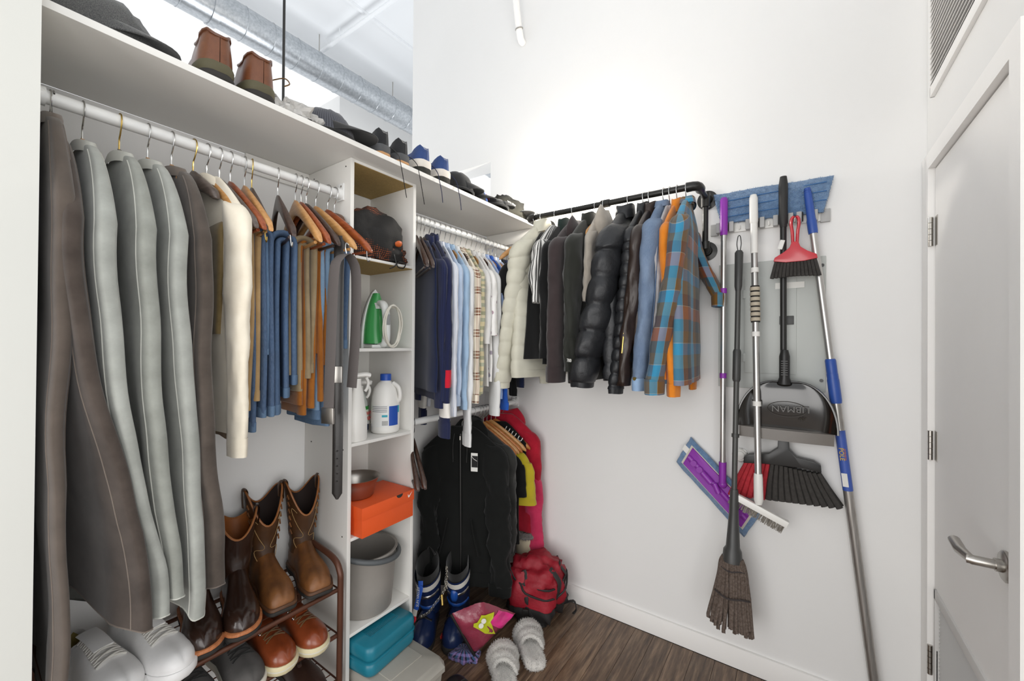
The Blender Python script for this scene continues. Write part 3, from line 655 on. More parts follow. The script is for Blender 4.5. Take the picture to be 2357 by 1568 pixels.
BPL = plaid('brown_check', .075, [(0, 'e9e0cd'), (.3, '8b5f4a'), (.42, 'e9e0cd'), (.5, '5f3b2e'), (.62, 'e9e0cd')], .1, [(0, 'ebe2d0'), (.35, '6b4534'), (.42, 'ebe2d0'), (.47, '8d6a55'), (.58, 'ebe2d0'), (.63, '6b4534'), (.7, 'ebe2d0')], .42)
TAN = plaid('tan_stripe', .11, [(0, 'd9cba4'), (.35, '9aa79c'), (.6, 'cdbf95')], .07, [(0, 'd8cca8'), (.3, '9dab9f'), (.55, 'e3d9bd'), (.75, '8f9a86')], .35)
def floral():
    m, t, b = base_mat('floral_print'); b.inputs['Roughness'].default_value = .9
    v = N(t, 'ShaderNodeTexVoronoi'); v.inputs['Scale'].default_value = 26; t.links.new(N(t, 'ShaderNodeTexCoord').outputs['Object'], v.inputs['Vector'])
    f = mth(t, 'ADD', v.outputs['Distance'], mth(t, 'MULTIPLY', noise_fac(t, 60, 3), .25)); r = N(t, 'ShaderNodeMapRange'); r.inputs[1].default_value = .34; r.inputs[2].default_value = .4; t.links.new(f, r.inputs[0])
    r2 = N(t, 'ShaderNodeValToRGB'); e = r2.color_ramp.elements; e[0].color = lin('b5838b'); e[1].color = lin('9aa0ae'); t.links.new(v.outputs['Color'], r2.inputs[0])
    t.links.new(mixc(t, r.outputs[0], r2.outputs[0], lin('edebe8')), b.inputs['Base Color']); return m
FLO = floral()
G2 = 'shirts on the right rod'
def shirt(y, label, m, L=.78, sl=.64, wood_=None, name='hanging_shirt', cat='shirt', collar='shirt', sr=(.055, .03), flat=.42, seed=1, rz=A2, hlabel=None, brass=False, zt=-.098, cuff=.04, sh=.19, out=.012, dv=0., fat=True, **k):
    rz += random.Random(seed).uniform(-.03, .03)
    hanger(hlabel or ('wooden hanger holding the '+label.split(',')[0].replace(' on the right rod', '')), sh2(y), rz, wood_ or W_NAT, BRASS if brass else None, bar=False, w=.11, fat=False)
    return garment(name, label, cat, sh2(y), rz, m, L=L, sh=sh, hem=sh+.012, t0=.011, t1=.012, sl=sl, sr=sr, flat=flat, out=out, collar=collar, seed=seed, fold=.003, wr=.003, zt=zt, cuff=cuff, dv=dv, group=G2, neck=.055, **k)
hanger('empty espresso hanger nearest the tower on the right rod', sh2(1.262), A2-.15, W_DK, w=.215)
hanger('second empty espresso hanger right of the tower, above the navy knits', sh2(1.285), A2-.12, W_DK, w=.215)
shirt(1.305, 'dark ink sweater hanging closest to the tower', DBL, .76, .0, W_DK, 'hanging_sweater', 'sweater', 'crew', seed=41, sh=.17)
shirt(1.337, 'navy ribbed sweater behind the banded one', NAVY2, .8, .66, W_DK, 'hanging_sweater', 'sweater', 'turtle', seed=42, sr=(.058, .04), flat=.36, out=-.012)
shirt(1.368, 'navy sweater with red and white sleeve bands', FLAG, .78, .78, W_DK, 'hanging_sweater', 'sweater', 'turtle', seed=43, sr=(.062, .044), flat=.42, cm=NAVY2, cuffm=NAVY2, cuff=.07, zt=-.085)
shirt(1.405, 'white pinstripe shirt next to the banded navy sweater', PIN, .8, .7, W_DK, seed=44, sr=(.058, .036))
shirt(1.440, 'ice blue dress shirt between the pinstripe and sky blue shirts', LBL, .78, .66, W_DK, seed=45)
shirt(1.474, 'sky blue dress shirt, third collar from the navy sweater', LBL2, .78, .68, W_NAT, seed=46)
shirt(1.512, 'plain white shirt with the lowest hanging cuff', WHT2, .8, .84, W_NAT, seed=47, sr=(.058, .034), cuff=.06)
shirt(1.553, 'brown and cream checked flannel shirt', BPL, .78, .66, W_DK, seed=48, sr=(.06, .038), flat=.46)
shirt(1.594, 'tan and grey-green striped shirt', TAN, .8, .62, W_DK, seed=49, sr=(.056, .036), flat=.46)
shirt(1.634, 'plain white shirt left of the floral one', WHT, .76, .34, W_NAT, seed=50, sr=(.06, .05), flat=.4, cuff=0)
shirt(1.672, 'white floral short-sleeved shirt', FLO, .74, .3, W_NAT, seed=51, sr=(.068, .066), flat=.42, cuff=0)
shirt(1.708, 'white long shirt under the floral sleeve', WHT2, .8, .74, W_DK, seed=52, sr=(.056, .042))
shirt(1.744, 'periwinkle blue shirt right of the floral one', PBL, .78, .66, W_NAT, seed=53)
shirt(1.780, 'royal blue shirt with white button cuff', ROY, .76, .72, W_NAT, seed=54, sr=(.056, .04))
shirt(1.815, 'pale grey-white shirt behind the royal blue one', cloth('pearl', 'd5d8df', .04), .74, .6, W_NAT, seed=55)
shirt(1.848, 'pale blue polo at the far end of the right rod', cloth('pale_blue', 'b7c6e0', .04), .7, .55, W_NAT, seed=56)
shirt(1.882, 'black shirt at the far end of the right rod', BLK, .8, .66, W_DK, seed=57)
shirt(1.92, 'dark blue and black jacket last on the right rod', DBL, .78, .62, W_NAT, seed=58, rz=A2+.1)
for i, (y, wd, br) in enumerate(((1.955, W_NAT, 0), (1.978, W_NAT, 1), (2.0, W_ORG, 0))):
    hanger(('bare natural hanger by the back wall, left of three', 'bare natural brass-hooked hanger by the back wall, middle of three', 'bare amber hanger against the back wall, right of three')[i], sh2(y), -.2, wd, BRASS if br else None, w=.15, fat=False, bar=False)
# ================================================================ low rod
def lo(y): return (RX, y, LRZ)
for i, (y, r) in enumerate(((1.238, -.62), (1.258, -.55))):
    hanger(('empty polished espresso hanger touching the tower on the low rod', 'empty polished espresso hanger, second on the low rod')[i], lo(y), r, W_DK, w=.2)
CHAR = cloth('charcoal', '30302e', .15, col2='252524'); HOOD = cloth('soft_black', '161716', .12, sheen=.08, bs=1500)
hanger('hidden wooden hanger of the charcoal fleece on the low rod', lo(1.655), .42, W_DK, w=.17, bar=False, fat=False)
garment('fleece_jacket', 'charcoal fleece jacket behind the black hoodie', 'jacket', lo(1.655), .42, CHAR, L=.74, sh=.2, hem=.21, t0=.02, t1=.024, sl=.6, sr=(.07, .055), flat=.5, collar='stand', seed=61, out=.01, fold=.006, dv=.02)
hr = .5
hanger('amber wooden hanger inside the black hoodie', lo(1.58), hr, W_ORG, w=.19, bar=False, fat=False)
hd = garment('zip_hoodie', 'black zip hoodie with white rectangular chest logo, facing the room', 'hoodie', lo(1.58), hr, HOOD, L=.80, sh=.2, hem=.165, t0=.032, t1=.046, sl=.74, sr=(.066, .05), flat=.7, out=.035, collar='hood', cuff=.06, band=.06, seed=62, fold=.011, wr=.009, zt=-.07, hang=-.03, dv=-.02)
zp = [(.0, -.038, -.10), (.002, -.046, -.2), (.006, -.052, -.4), (.01, -.056, -.6), (.012, -.06, -.83)]
MB().tube(smooth_path(zp, 3), .004, 8, True, .0025, (1, 0, 0)).obj('zipper', BLKPL, hd)
MB().box((.0, -.044, -.12), (.006, .004, .02)).obj('zip_pull', STEEL, hd)
lg = MB().box((.075, -.0535, -.235), (.034, .003, .088), -.1).obj('chest_logo', mat('logo_black', '1a1a1a', .8), hd)
LW = mat('logo_white', 'e6e5e0', .8)
fr = MB()
for c_, d_ in (((.075, -.0555, -.196), (.034, .001, .014)), ((.075, -.0555, -.270), (.034, .001, .02)), ((.0595, -.0555, -.235), (.003, .001, .085)), ((.0905, -.0555, -.235), (.003, .001, .085))): fr.box(c_, d_, -.1)
fr.tube([(.061, -.0557, -.205), (.07, -.0565, -.217), (.089, -.0585, -.228)], .0012, 6); fr.obj('logo_frame', LW, lg)
for k in (-1, 1): MB().tube(smooth_path([(k*.06, -.05, -.52), (k*.075, -.056, -.6), (k*.1, -.054, -.7)], 3), .003, 6).obj('pocket_edge', HOOD, hd)
for k in (-1, 1): MB().tube(smooth_path([(k*.03, -.04, -.1), (k*.036, -.046, -.16), (k*.034, -.048, -.24)], 3), .002, 6).obj('drawstring', CHAR, hd)
EMP = [(1.70, W_DK, 'dark empty hanger just behind the black hoodie'), (1.725, W_ORG, 'amber hanger with pale shirt, nearest the hoodie'), (1.752, W_NAT, 'pale natural hanger between the amber ones on the low rod'), (1.782, W_ORG, 'amber hanger over the plain black shirt'), (1.82, W_NAT, 'natural hanger of the yellow tee'), (1.862, W_ORG, 'amber hanger over the black lettered shirt')]
for y, wd, lb in EMP: hanger(lb, lo(y), .32, wd, w=.2, bar=False)
YEL = cloth('mustard', 'b5a32a', .08); RED = cloth('crimson', 'b01f33', .1, col2='951527'); PNK = cloth('hot_pink', 'c8395e', .08, col2='b52c50')
garment('pale_top', 'pale grey-white top on the low rod beside the hoodie', 'shirt', lo(1.725), .32, WHT, L=.5, sh=.17, hem=.17, t0=.01, t1=.012, sl=0, collar='none', seed=63, zt=-.15)
garment('sleeveless_shirt', 'plain black shirt between pale top and yellow tee', 'shirt', lo(1.782), .32, BLK, L=.72, sh=.185, hem=.19, t0=.014, t1=.018, sl=.2, sr=(.05, .06), flat=.4, collar='none', seed=64, zt=-.15, out=.01)
garment('yellow_tee', 'mustard yellow short-sleeved tee on the low rod', 'shirt', lo(1.82), .34, YEL, L=.5, sh=.19, hem=.19, t0=.012, t1=.014, sl=.26, sr=(.062, .072), flat=.42, collar='none', seed=65, zt=-.14, out=.03)
bs_ = garment('lettered_shirt', 'black shirt with white rounded letters along the shoulder', 'shirt', lo(1.862), .34, BLK, L=.46, sh=.18, hem=.18, t0=.012, t1=.014, sl=0, collar='none', seed=66, zt=-.085)
for k in range(3): text('U', .045, LW, bs_, frame((.075+k*.036, -.02, -.125-k*.024), (1, -.0, -.6), (.5, -.4, .8)))
rj = garment('red_jacket', 'crimson hooded jacket with hot pink lower sleeve, last on the low rod', 'jacket', lo(1.925), .3, RED, L=.7, sh=.2, hem=.21, t0=.026, t1=.03, sl=.86, sr=(.06, .04), flat=.5, collar='hood', seed=67, fold=.006, zt=-.05, out=.02)
MB().rings(sleeve_rings(1, .185, -.4, .58, .055, .043, .6, .02, -.01, .005, None, 68)).obj('pink_sleeve', PNK, rj, angle=80)
hanger('wooden hanger inside the crimson jacket', lo(1.925), .3, W_ORG, w=.16, bar=False, fat=False)
# ================================================================ coats on the pipe rail
def pk(px): 
    p = at(px, 497-.187*(px-1235), y=PY); return (p.x, PY, PZ)
CP = -pi/2
IVO = cloth('ivory_nylon', 'c9c6b6', .05, rough=.55, sheen=.1, bs=60, bstr=.25); BNY = mat('black_nylon', '1d1e21', .46, var=.08, bs=45, bstr=.5, bd=.004, spec=.5); TPH = cloth('taupe_fleece', '3d3434', .1, col2='342c2c', bs=1400)
BLZ = cloth('black_wool', '181818', .15); GRJ = cloth('grey_beige', 'a59d92', .1); OLB = cloth('olive_black', '262722', .12, rough=.6); BRL = leather('brown_jacket', '332620', '281c16', .4, .05, 220); DNJ = denim('jacket', '4d5f79', '6c7d94'); ORG = cloth('orange', 'd9832a', .06, col2='cd7620'); GRH = cloth('heather_grey', 'a3a1a3', .12)
FLN = plaid('bright_flannel', .17, [(0, '5a5b62'), (.24, '469cc2'), (.245, '4299bf'), (.47, 'b9a98c'), (.48, '74461c'), (.72, '262c3c')], .285, [(0, '2f7396'), (.155, 'a89a80'), (.163, '63522a'), (.32, '414e50'), (.48, '964e18'), (.655, 'a89a80'), (.663, '43291e'), (.82, '5c5940')], .5)
ZEB = plaid('zebra', .045, [(0, 'e8e6e2'), (.35, '1c1c1c'), (.6, 'e8e6e2'), (.8, '2a2a2a')], .5, [(0, 'a5a39f'), (.5, 'a5a39f')], .85)
GP = 'coats on the pipe rail'
def ch(px, lab, wd=W_NAT, r=0, **k): return hanger(lab, pk(px), CP+r, wd, k.pop('metal', None), bar=False, w=k.pop('w', .11), fat=False, **k)
ch(1236, 'natural hanger poking out left of the ivory puffer jacket', W_NAT, -.75, w=.2)
garment('black_cardigan', 'black knit jacket leftmost on the pipe rail behind the ivory puffer', 'jacket', pk(1238), CP-.5, BLZ, L=.8, sh=.19, hem=.2, t0=.018, t1=.02, sl=.6, collar='stand', seed=70, group=GP, zt=-.16)
ch(1249, 'hidden hanger of the ivory puffer jacket', W_NAT, -.15)
garment('puffer_jacket', 'ivory quilted puffer jacket, left end of the pipe rail', 'jacket', pk(1249), CP-.12, IVO, L=.80, sh=.2, hem=.22, t0=.032, t1=.04, sl=.74, sr=(.072, .05), flat=.62, out=.02, collar='stand', puff=(.07, .2), cuff=.045, band=.03, seed=71, group=GP, wr=.002, dv=-.10, fold=.003, zt=-.07)
ch(1280, 'hanger under the crinkled zebra blouse', W_RED, 0, metal=CHROME)
garment('black_vest', 'black suit vest between ivory puffer and zebra blouse', 'vest', (pk(1262)[0], PY, PZ), CP-.05, BLZ, L=.74, sh=.15, hem=.19, t0=.012, t1=.014, sl=0, collar='none', seed=72, group=GP, zt=-.1)
garment('zebra_blouse', 'crinkled black and white zebra blouse, shiny, next to taupe hoodie', 'blouse', pk(1283), CP, ZEB, L=.46, sh=.19, hem=.17, t0=.018, t1=.012, sl=.28, sr=(.06, .05), flat=.5, collar='none', seed=73, group=GP, wr=.008, zt=-.075, fold=.006)
garment('black_blazer', 'black blazer showing below the zebra blouse', 'jacket', (pk(1300)[0], PY, PZ), CP, BLZ, L=.76, sh=.185, hem=.2, t0=.016, t1=.02, sl=.6, sr=(.06, .05), flat=.4, collar='stand', cm=cloth('deep_green', '27332f', .1), seed=74, group=GP, zt=-.085)
ch(1320, 'red-brown hanger of the taupe hoodie', W_RED)
garment('taupe_hoodie', 'taupe brown fleece hoodie with long plain sleeve', 'hoodie', pk(1322), CP+.04, TPH, L=.74, sh=.205, hem=.2, t0=.026, t1=.03, sl=.66, sr=(.07, .066), flat=.55, out=.01, collar='hood', cuff=.07, band=.05, seed=75, group=GP, zt=-.085, wr=.003)
ch(1372, 'natural hanger between black shell and grey hooded jacket', W_NAT)
garment('shell_jacket', 'matte black shell jacket right of the taupe hoodie', 'jacket', (pk(1356)[0], PY, PZ), CP+.02, OLB, L=.84, sh=.2, hem=.2, t0=.024, t1=.028, sl=.66, sr=(.068, .055), flat=.5, collar='stand', seed=76, group=GP, wr=.006, dv=.01)
ch(1391, 'red-brown hanger inside the grey-beige hood', W_RED)
garment('hooded_jacket', 'grey-beige hooded jacket with pale lining, left of the big black puffer', 'jacket', pk(1388), CP+.02, GRJ, L=.5, sh=.17, hem=.17, t0=.022, t1=.022, sl=.3, sr=(.05, .04), flat=.45, collar='hood', seed=77, group=GP, zt=-.06)
ch(1447, 'hanger hidden in the big black puffer', W_DK)
pj = garment('puffer_jacket', 'big glossy black down puffer with white 700 on the cuff', 'jacket', pk(1440), CP+.03, BNY, L=.78, sh=.2, hem=.22, t0=.036, t1=.045, sl=.7, sr=(.096, .085), flat=.66, out=.03, collar='stand', puff=(.112, .3), cuff=.035, band=.03, seed=78, group=GP, wr=.004, dv=-.12, zt=-.075)
text('700', .02, LW, pj, frame((.288, -.143, -.735), (.44, .9, 0), (0, 0, 1)))
ch(1482, 'hanger hidden in the slim black puffer', W_DK)
garment('puffer_jacket', 'slim black quilted jacket with narrow baffles', 'jacket', pk(1482), CP+.02, BNY, L=.76, sh=.2, hem=.21, t0=.02, t1=.022, sl=.72, sr=(.052, .048), flat=.62, out=.01, collar='stand', puff=(.05, .26), cuff=.03, seed=79, group=GP, wr=.002, zt=-.08, dv=-.06)
ch(1495, 'natural hanger topping the brown leather jacket', W_NAT)
lj = garment('leather_jacket', 'dark brown leather jacket with zipped sleeve', 'jacket', pk(1500), CP+.02, BRL, L=.72, sh=.205, hem=.21, t0=.022, t1=.026, sl=.7, sr=(.068, .052), flat=.5, out=.012, collar='stand', seed=80, group=GP, wr=.006, dv=-.06, zt=-.085)
MB().tube([(.247, -.04, -.62), (.244, -.048, -.7)], .003, 6).obj('sleeve_zip', BRASS, lj)
ch(1528, 'hanger buried in the denim jacket collar', W_NAT)
dj = garment('denim_jacket', 'light blue denim jacket with contrast seams', 'jacket', pk(1526), CP+.02, DNJ, L=.66, sh=.2, hem=.2, t0=.026, t1=.03, sl=.7, sr=(.07, .055), flat=.55, out=.01, collar='shirt', cuff=.05, cuffm=denim('cuff', '5f7ea3', '8aa4c2'), band=.05, seed=81, group=GP, wr=.004, dv=-.04, zt=-.068)
MB().tube([(.205, .035, -.22), (.215, .022, -.5), (.205, -.004, -.8)], .0022, 6).obj('sleeve_seam', J2, dj)
MB().cyl((.236, -.044, -.80), (.243, -.046, -.80), .007, 12).obj('button', BRASS, dj)
ch(1542, 'natural hanger of the heather grey sweatshirt', W_NAT)
garment('grey_sweatshirt', 'heather grey sweatshirt squeezed between denim jacket and orange top', 'sweatshirt', pk(1543), CP, GRH, L=.6, sh=.18, hem=.18, t0=.012, t1=.012, sl=.4, sr=(.05, .04), flat=.3, collar='crew', seed=82, group=GP, zt=-.08)
ch(1559, 'natural hanger of the orange sweatshirt', W_NAT)
garment('orange_sweatshirt', 'bright orange sweatshirt left of the plaid flannel', 'sweatshirt', pk(1560), CP-.02, ORG, L=.8, sh=.195, hem=.2, t0=.016, t1=.018, sl=.7, sr=(.056, .045), flat=.45, collar='turtle', cuff=.05, seed=83, group=GP, zt=-.085, dv=.03, out=0)
ch(1580, 'dark hanger of the plaid flannel shirt', W_DK)
garment('flannel_shirt', 'blue brown and olive plaid flannel shirt, right end of the pipe rail', 'shirt', pk(1584), CP+.03, FLN, L=.82, sh=.205, hem=.215, t0=.024, t1=.03, sl=.7, sr=(.066, .06), flat=.55, out=.03, collar='shirt', cuff=.06, seed=84, group=GP, wr=.004, dv=-.085, zt=-.07, sl2=.34, dv2=.1)
# ================================================================ shoes
WT = [(0, .012), (.02, .022), (.07, .031), (.18, .0345), (.38, .034), (.55, .041), (.7, .0475), (.82, .046), (.9, .039), (.955, .029), (.985, .018), (1, .008)]
SS = [0, .015, .04, .08, .14, .2, .27, .33, .38, .43, .5, .57, .64, .71, .78, .84, .89, .93, .96, .982, 1]
def foot_rings(L, W, ht, z0, open_=(.03, .36), bend=.006, square=0):
    R = []; k = W/.0475
    for s in SS:
        w_ = tab(WT, s)*k
        if square and s > .8: w_ = max(w_, tab([(.8, .046), (.95, .037), (.99, .03), (1, .024)], s)*k)
        h = tab(ht, s); cy = bend*math.sin(s*pi)
        o = (1-sm(open_[1]-.03, open_[1]+.05, s)) if open_ else 0
        oi = o*sm(.02, .07, s)
        r = []; kt = .68+.12*(s < .2)
        half = []
        for i in range(9):
            a = i/8; th = a*pi/2
            dom = (w_*math.cos(th)**.75, h*math.sin(th)**.8); wal = (w_*(1-(1-kt)*a**1.6)*(1+.05*math.sin(a*pi)), h*a)
            half.append((dom[0]+(wal[0]-dom[0])*o, dom[1]+(wal[1]-dom[1])*o))
        for i in range(1, 6):
            a = i/5; yo, yc = (w_*kt-.005)*(1-.35*a), w_*kt*(1-a)*o; half.append((yc+(yo*o-yc)*oi, h+(-.004-(h-.016)*a*a)*oi))
        r = [(s*L, -y+cy, z0+z) for y, z in half]+[(s*L, y+cy, z0+z) for y, z in reversed(half)]
        R.append(r)
    R.insert(0, [(-.0015, y*.05, z) for x, y, z in R[0]]); R.append([(L+.001, y*.05, z0+(z-z0)*.3) for x, y, z in R[-1]])
    return R
def outline(L, W, g=1.0, grow=.004, bend=.006, square=0):
    k = W/.0475; a = []
    for s in SS:
        w_ = tab(WT, s)*k
        if square and s > .8: w_ = max(w_, tab([(.8, .046), (.95, .037), (.99, .03), (1, .024)], s)*k)
        a.append((s*L+grow*(2*s-1)*1.2, w_+grow, bend*math.sin(s*pi)))
    return [(x, -y+c) for x, y, c in a]+[(x, y+c) for x, y, c in reversed(a)]
def sole(L, W, z0, z1, m, parent, grow=.004, name='sole', square=0, rise=0.0):
    R = []
    for i, (z, g) in enumerate(((z0, grow-.003), (z0+(z1-z0)*.25, grow), (z1-(z1-z0)*.2, grow), (z1, grow-.002))):
        R.append([(x, y, z+rise*max(0, x/L-.75)**2*8) for x, y in outline(L, W, grow=g, square=square)])
    return MB().rings(R).obj(name, m, parent, angle=50)
def lace_set(parent, L, W, ht, z0, m, n=5, s0=.36, s1=.66, r=.0028, wide=.72, cross=True, flat=None):
    k = W/.0475
    for i in range(n):
        a, b = s0+(s1-s0)*i/(n-1), s0+(s1-s0)*(i+(.7 if cross else 0))/(n-1)
        for sg in ((1, -1) if cross else (1,)):
            P = []
            for q in range(7):
                t = q/6; s = a+(b-a)*t; yy = sg*(1-2*t)*wide*tab(WT, s)*k*.8; w_ = tab(WT, s)*k; hh = tab(ht, s)*max(.1, (1-(abs(yy)/w_)**2.4))**.45
                P.append((s*L, yy+.005, z0+hh+.0025+(.002 if sg > 0 else 0)*math.sin(t*pi)))
            MB().tube(P, r, 6, True, r*.55, (1, 0, 0)).obj('lace', m, parent)
def shoe(label, toe, z, rz, L, W, ht, up, solem, st=.024, lining=None, lacem=None, name='sneaker', cat='shoe', group=None, open_=(.03, .36), eyelets=0, tongue=None, pitch=0, square=0, toecap=None, heelm=None, laces=5, lw=.0028, strip=None):
    d = Vector((math.cos(rz), math.sin(rz), 0)); loc = Vector((toe[0], toe[1], z))-d*L
    t = thing(name, label, cat, loc, 0, group, (0, -pitch, rz))
    U = MB().rings(foot_rings(L, W, ht, st-.004, open_, square=square), False).obj('upper', up, t, angle=75)
    sole(L, W, 0, st, solem, t, square=square)
    if strip: sole(L, W, st*.45, st*.62, strip, t, grow=.005, name='sole_stripe')
    if lining and open_:
        hi = tab(ht, .1)
        R = foot_rings(L*.98, W*.8, [(a, h*.97) for a, h in ht], st-.002, open_)
        b = MB()
        q = [[R[i][j] for j in range(9, 19)] for i in range(3, 10)]; b.rings(q, False).obj('lining', lining, t, angle=75)
    if lacem: lace_set(t, L, W, ht, st-.003, lacem, laces, r=lw)
    if tongue:
        P = [(L*s, .006, st+tab(ht, s)+.002) for s in (.58, .5, .42, .36)]+[(L*.31, .006, st+tab(ht, .3)+.022)]
        MB().tube(P, .021, 10, True, .0035, (0, 1, 0)).obj('tongue', tongue, t)
    for k in range(eyelets):
        for sg in (-1, 1):
            s = .37+.06*k; w_ = tab(WT, s)*W/.0475; y = sg*w_*.62; hh = tab(ht, s)*(1-.62**2.4)**.45
            MB().torus((s*L, y+.005, st+hh), .0036, .0013, Matrix.Rotation(sg*-.7, 3, 'X'), 12, 6).obj('eyelet', CHROME, t)
    return t
SNK = [(0, .058), (.05, .07), (.15, .062), (.28, .06), (.36, .085), (.45, .082), (.55, .072), (.65, .06), (.75, .05), (.85, .045), (.93, .038), (.98, .024), (1, .012)]
LOW = [(0, .05), (.05, .06), (.15, .055), (.28, .055), (.36, .075), (.5, .068), (.62, .056), (.75, .048), (.88, .043), (.95, .034), (1, .012)]
# ---------------------------------------------------------------- shoe rack
BRZ = mat('bronze_paint', '5d3a2b', .38, .3, var=.06)
Y0, Y1, XF, XBk = .172, .862, -1.345, -1.618
TZ = (.535, .373, .21, .055)
rk = thing('shoe_rack', 'bronze metal tiered shoe rack standing under the long coats', 'rack', ((XF+XBk)/2, (Y0+Y1)/2, 0))
cx, cy = (XF+XBk)/2, (Y0+Y1)/2
def L_(x, y, z): return (x-cx, y-cy, z)
for y in (Y0, Y1):
    MB().tube([Vector(p) for p in smooth_path([L_(XBk, y, .004), L_(XBk, y, .5), L_(XBk+.003, y, .625), L_(XBk+.035, y, .655), L_(XBk+.12, y, .65), L_(XF-.04, y, .635), L_(XF+.002, y, .6), L_(XF+.008, y, .53), L_(XF+.006, y, .2), L_(XF+.004, y, .004)], 5)], .0105, 12).obj('side_frame', BRZ, rk)
for z in TZ:
    for x, r in ((XF, .0075), (XBk, .0065)): MB().cyl(L_(x, Y0, z), L_(x, Y1, z), r, 10).obj('rail', BRZ, rk)
    for k in range(1, 6): MB().cyl(L_(XF+(XBk-XF)*k/6, Y0, z), L_(XF+(XBk-XF)*k/6, Y1, z), .0022, 6).obj('wire', BRZ, rk)
    for y in (Y0, Y1): MB().cyl(L_(XF, y, z), L_(XBk, y, z), .003, 6).obj('wire', BRZ, rk)
T1, T2, T3 = TZ[0]+.009, TZ[1]+.009, TZ[2]+.009
# ---------------------------------------------------------------- boots
def boot(label, toe, z, rz, L, W, up, shaftm, liningm, weltm, solem, H, rx, ry, dip, square=0, edge=None, name='leather_boot', group=None, lean=0, stitches=None, tabs=True, crease=.0):
    d = Vector((math.cos(rz), math.sin(rz), 0)); loc = Vector((toe[0], toe[1], z))-d*L
    t = thing(name, label, 'boot', loc, rz, group)
    ht = [(0, .085), (.05, .1), (.12, .115), (.25, .12), (.36, .105), (.46, .085), (.58, .068), (.7, .058), (.82, .052), (.9, .046), (.96, .035), (.985, .024), (1, .012)]
    R = foot_rings(L, W, ht, .028, None, square=square)
    for i, r in enumerate(R):
        s = ([0]+SS+[1])[i]
        for j in range(len(r)):
            x, y, zz = r[j]; k = (zz-.028)/.1
            r[j] = (x, y, zz+.004*k*mnoise.noise(Vector((x*60, y*40, zz*40)))+.003*k*math.sin(s*60)*math.exp(-((s-.5)/.12)**2))
    MB().rings(R, False).obj('vamp', up, t, angle=80)
    sole(L, W, .006 if weltm else .0, .02, solem, t, grow=.005, square=square)
    hb = [(x, y) for x, y in outline(L, W, grow=.003) if x < L*.27]; MB().prism(hb, 0, .012, lambda a, b, c: (a, b, c)).obj('heel', solem, t)
    if weltm: sole(L, W, .019, .031, weltm, t, grow=.0055, name='welt', square=square)
    c0 = L*.2; n = 40
    def ring(a, inset=0, up_=0):
        out = []
        for j in range(n):
            q = 2*pi*j/n; c, s = math.cos(q), math.sin(q)
            fx = max(0, c); bk = max(0, -c)
            top = H-dip*(fx**2.2)-dip*.55*(bk**3)+.006*abs(s)**6
            zz = .085+(top-.085)*a
            rxa = (.062 if c > 0 else .05)*(1-a)+rx*a-.012*math.sin(a*pi)*.9; rya = .036*(1-a)+ry*a
            wob = .0035*mnoise.noise(Vector((c*2, s*2, zz*26)))*(1-a)+.002*math.sin(zz*90+c*2)*(1-a)**1.5
            out.append((c0+lean*a+(rxa-inset+wob)*c-.006*(1-a), .005+(rya-inset+wob)*s, zz+up_))
        return out
    MB().rings([ring(i/16) for i in range(17)], True, True, False).obj('shaft', shaftm, t, angle=80)
    MB().rings([ring(1-i/10*.96, .004) for i in range(11)], True, False, True).obj('lining', liningm, t, angle=80)
    rim = ring(1, .002, .0); MB().tube(rim+[rim[0]], .0034, 6, False).obj('top_binding', edge or shaftm, t)
    if tabs:
        for sg in (-1, 1): MB().tube(smooth_path([(c0+lean, .005+sg*(ry+.004), H-.05), (c0+lean, .005+sg*(ry+.006), H+.006), (c0+lean, .005+sg*(ry-.002), H+.014), (c0+lean, .005+sg*(ry-.01), H-.0), (c0+lean, .005+sg*(ry-.009), H-.04)], 4), .0105, 8, True, .002, (1, 0, 0)).obj('pull_strap', shaftm, t)
    if stitches:
        for sg in (-1, 1):
            P = []
            for i in range(18):
                a = .95-.8*i/17; q = sg*(.55+.38*math.sin(i*.55)); c, s = math.cos(q), math.sin(q)
                top = H-dip*(c**2.2); zz = .085+(top-.085)*a; rxa = .062*(1-a)+rx*a-.0108*math.sin(a*pi); rya = .036*(1-a)+ry*a
                P.append((c0+lean*a+(rxa+.0016)*c-.006*(1-a), .005+(rya+.0016)*s, zz-.012))
            MB().tube(P, .0011, 5).obj('stitching', stitches, t)
            for i in range(6):
                a = .8-.1*i; q = sg*1.25; c, s = math.cos(q), math.sin(q); top = H; zz = .085+(top-.085)*a; rya = .036*(1-a)+ry*a; rxa = .062*(1-a)+rx*a
                MB().tube([(c0+lean*a+rxa*c-.012, .005+(rya+.001)*s, zz), (c0+lean*a+rxa*c, .005+(rya+.003)*s, zz+.012), (c0+lean*a+rxa*c+.012, .005+(rya+.001)*s, zz)], .0028, 6).obj('braid', up, t)
    return t
ESP = leather('espresso', '33221b', '281912', .22, .35, 60); WELT = wood('welt', 'c07a4c', 'a05f36', (40, 40, 6), .6, 0); TANL = leather('tan_lining', '93541f', '7c4417', .6, 0)
CRZ = leather('crazy_horse', '86562c', '4e2e17', .5, .05, 90); CRZ2 = leather('crazy_dark', '57381f', '36210f', .5, .05, 90); DKL = mat('dark_lining', '241510', .8); EDG = leather('edge', '9a6234', '7f4c26', .5, 0); STT = mat('stitch', '9a7a50', .8)
GB = 'boots on the top tier of the rack'
p = at(470, 1512, z=T1+.01); boot('dark brown round-toed boot under the coat hems, left of its pair', p, T1, -.2, .29, .05, ESP, ESP, TANL, WELT, RUBBER, .3, .058, .055, .06, group=GB)
p = at(558, 1470, z=T1+.01); boot('dark brown round-toed boot with tan lining, right of its pair', p, T1, -.28, .285, .05, ESP, ESP, TANL, WELT, RUBBER, .3, .062, .058, .07, group=GB, edge=EDG)
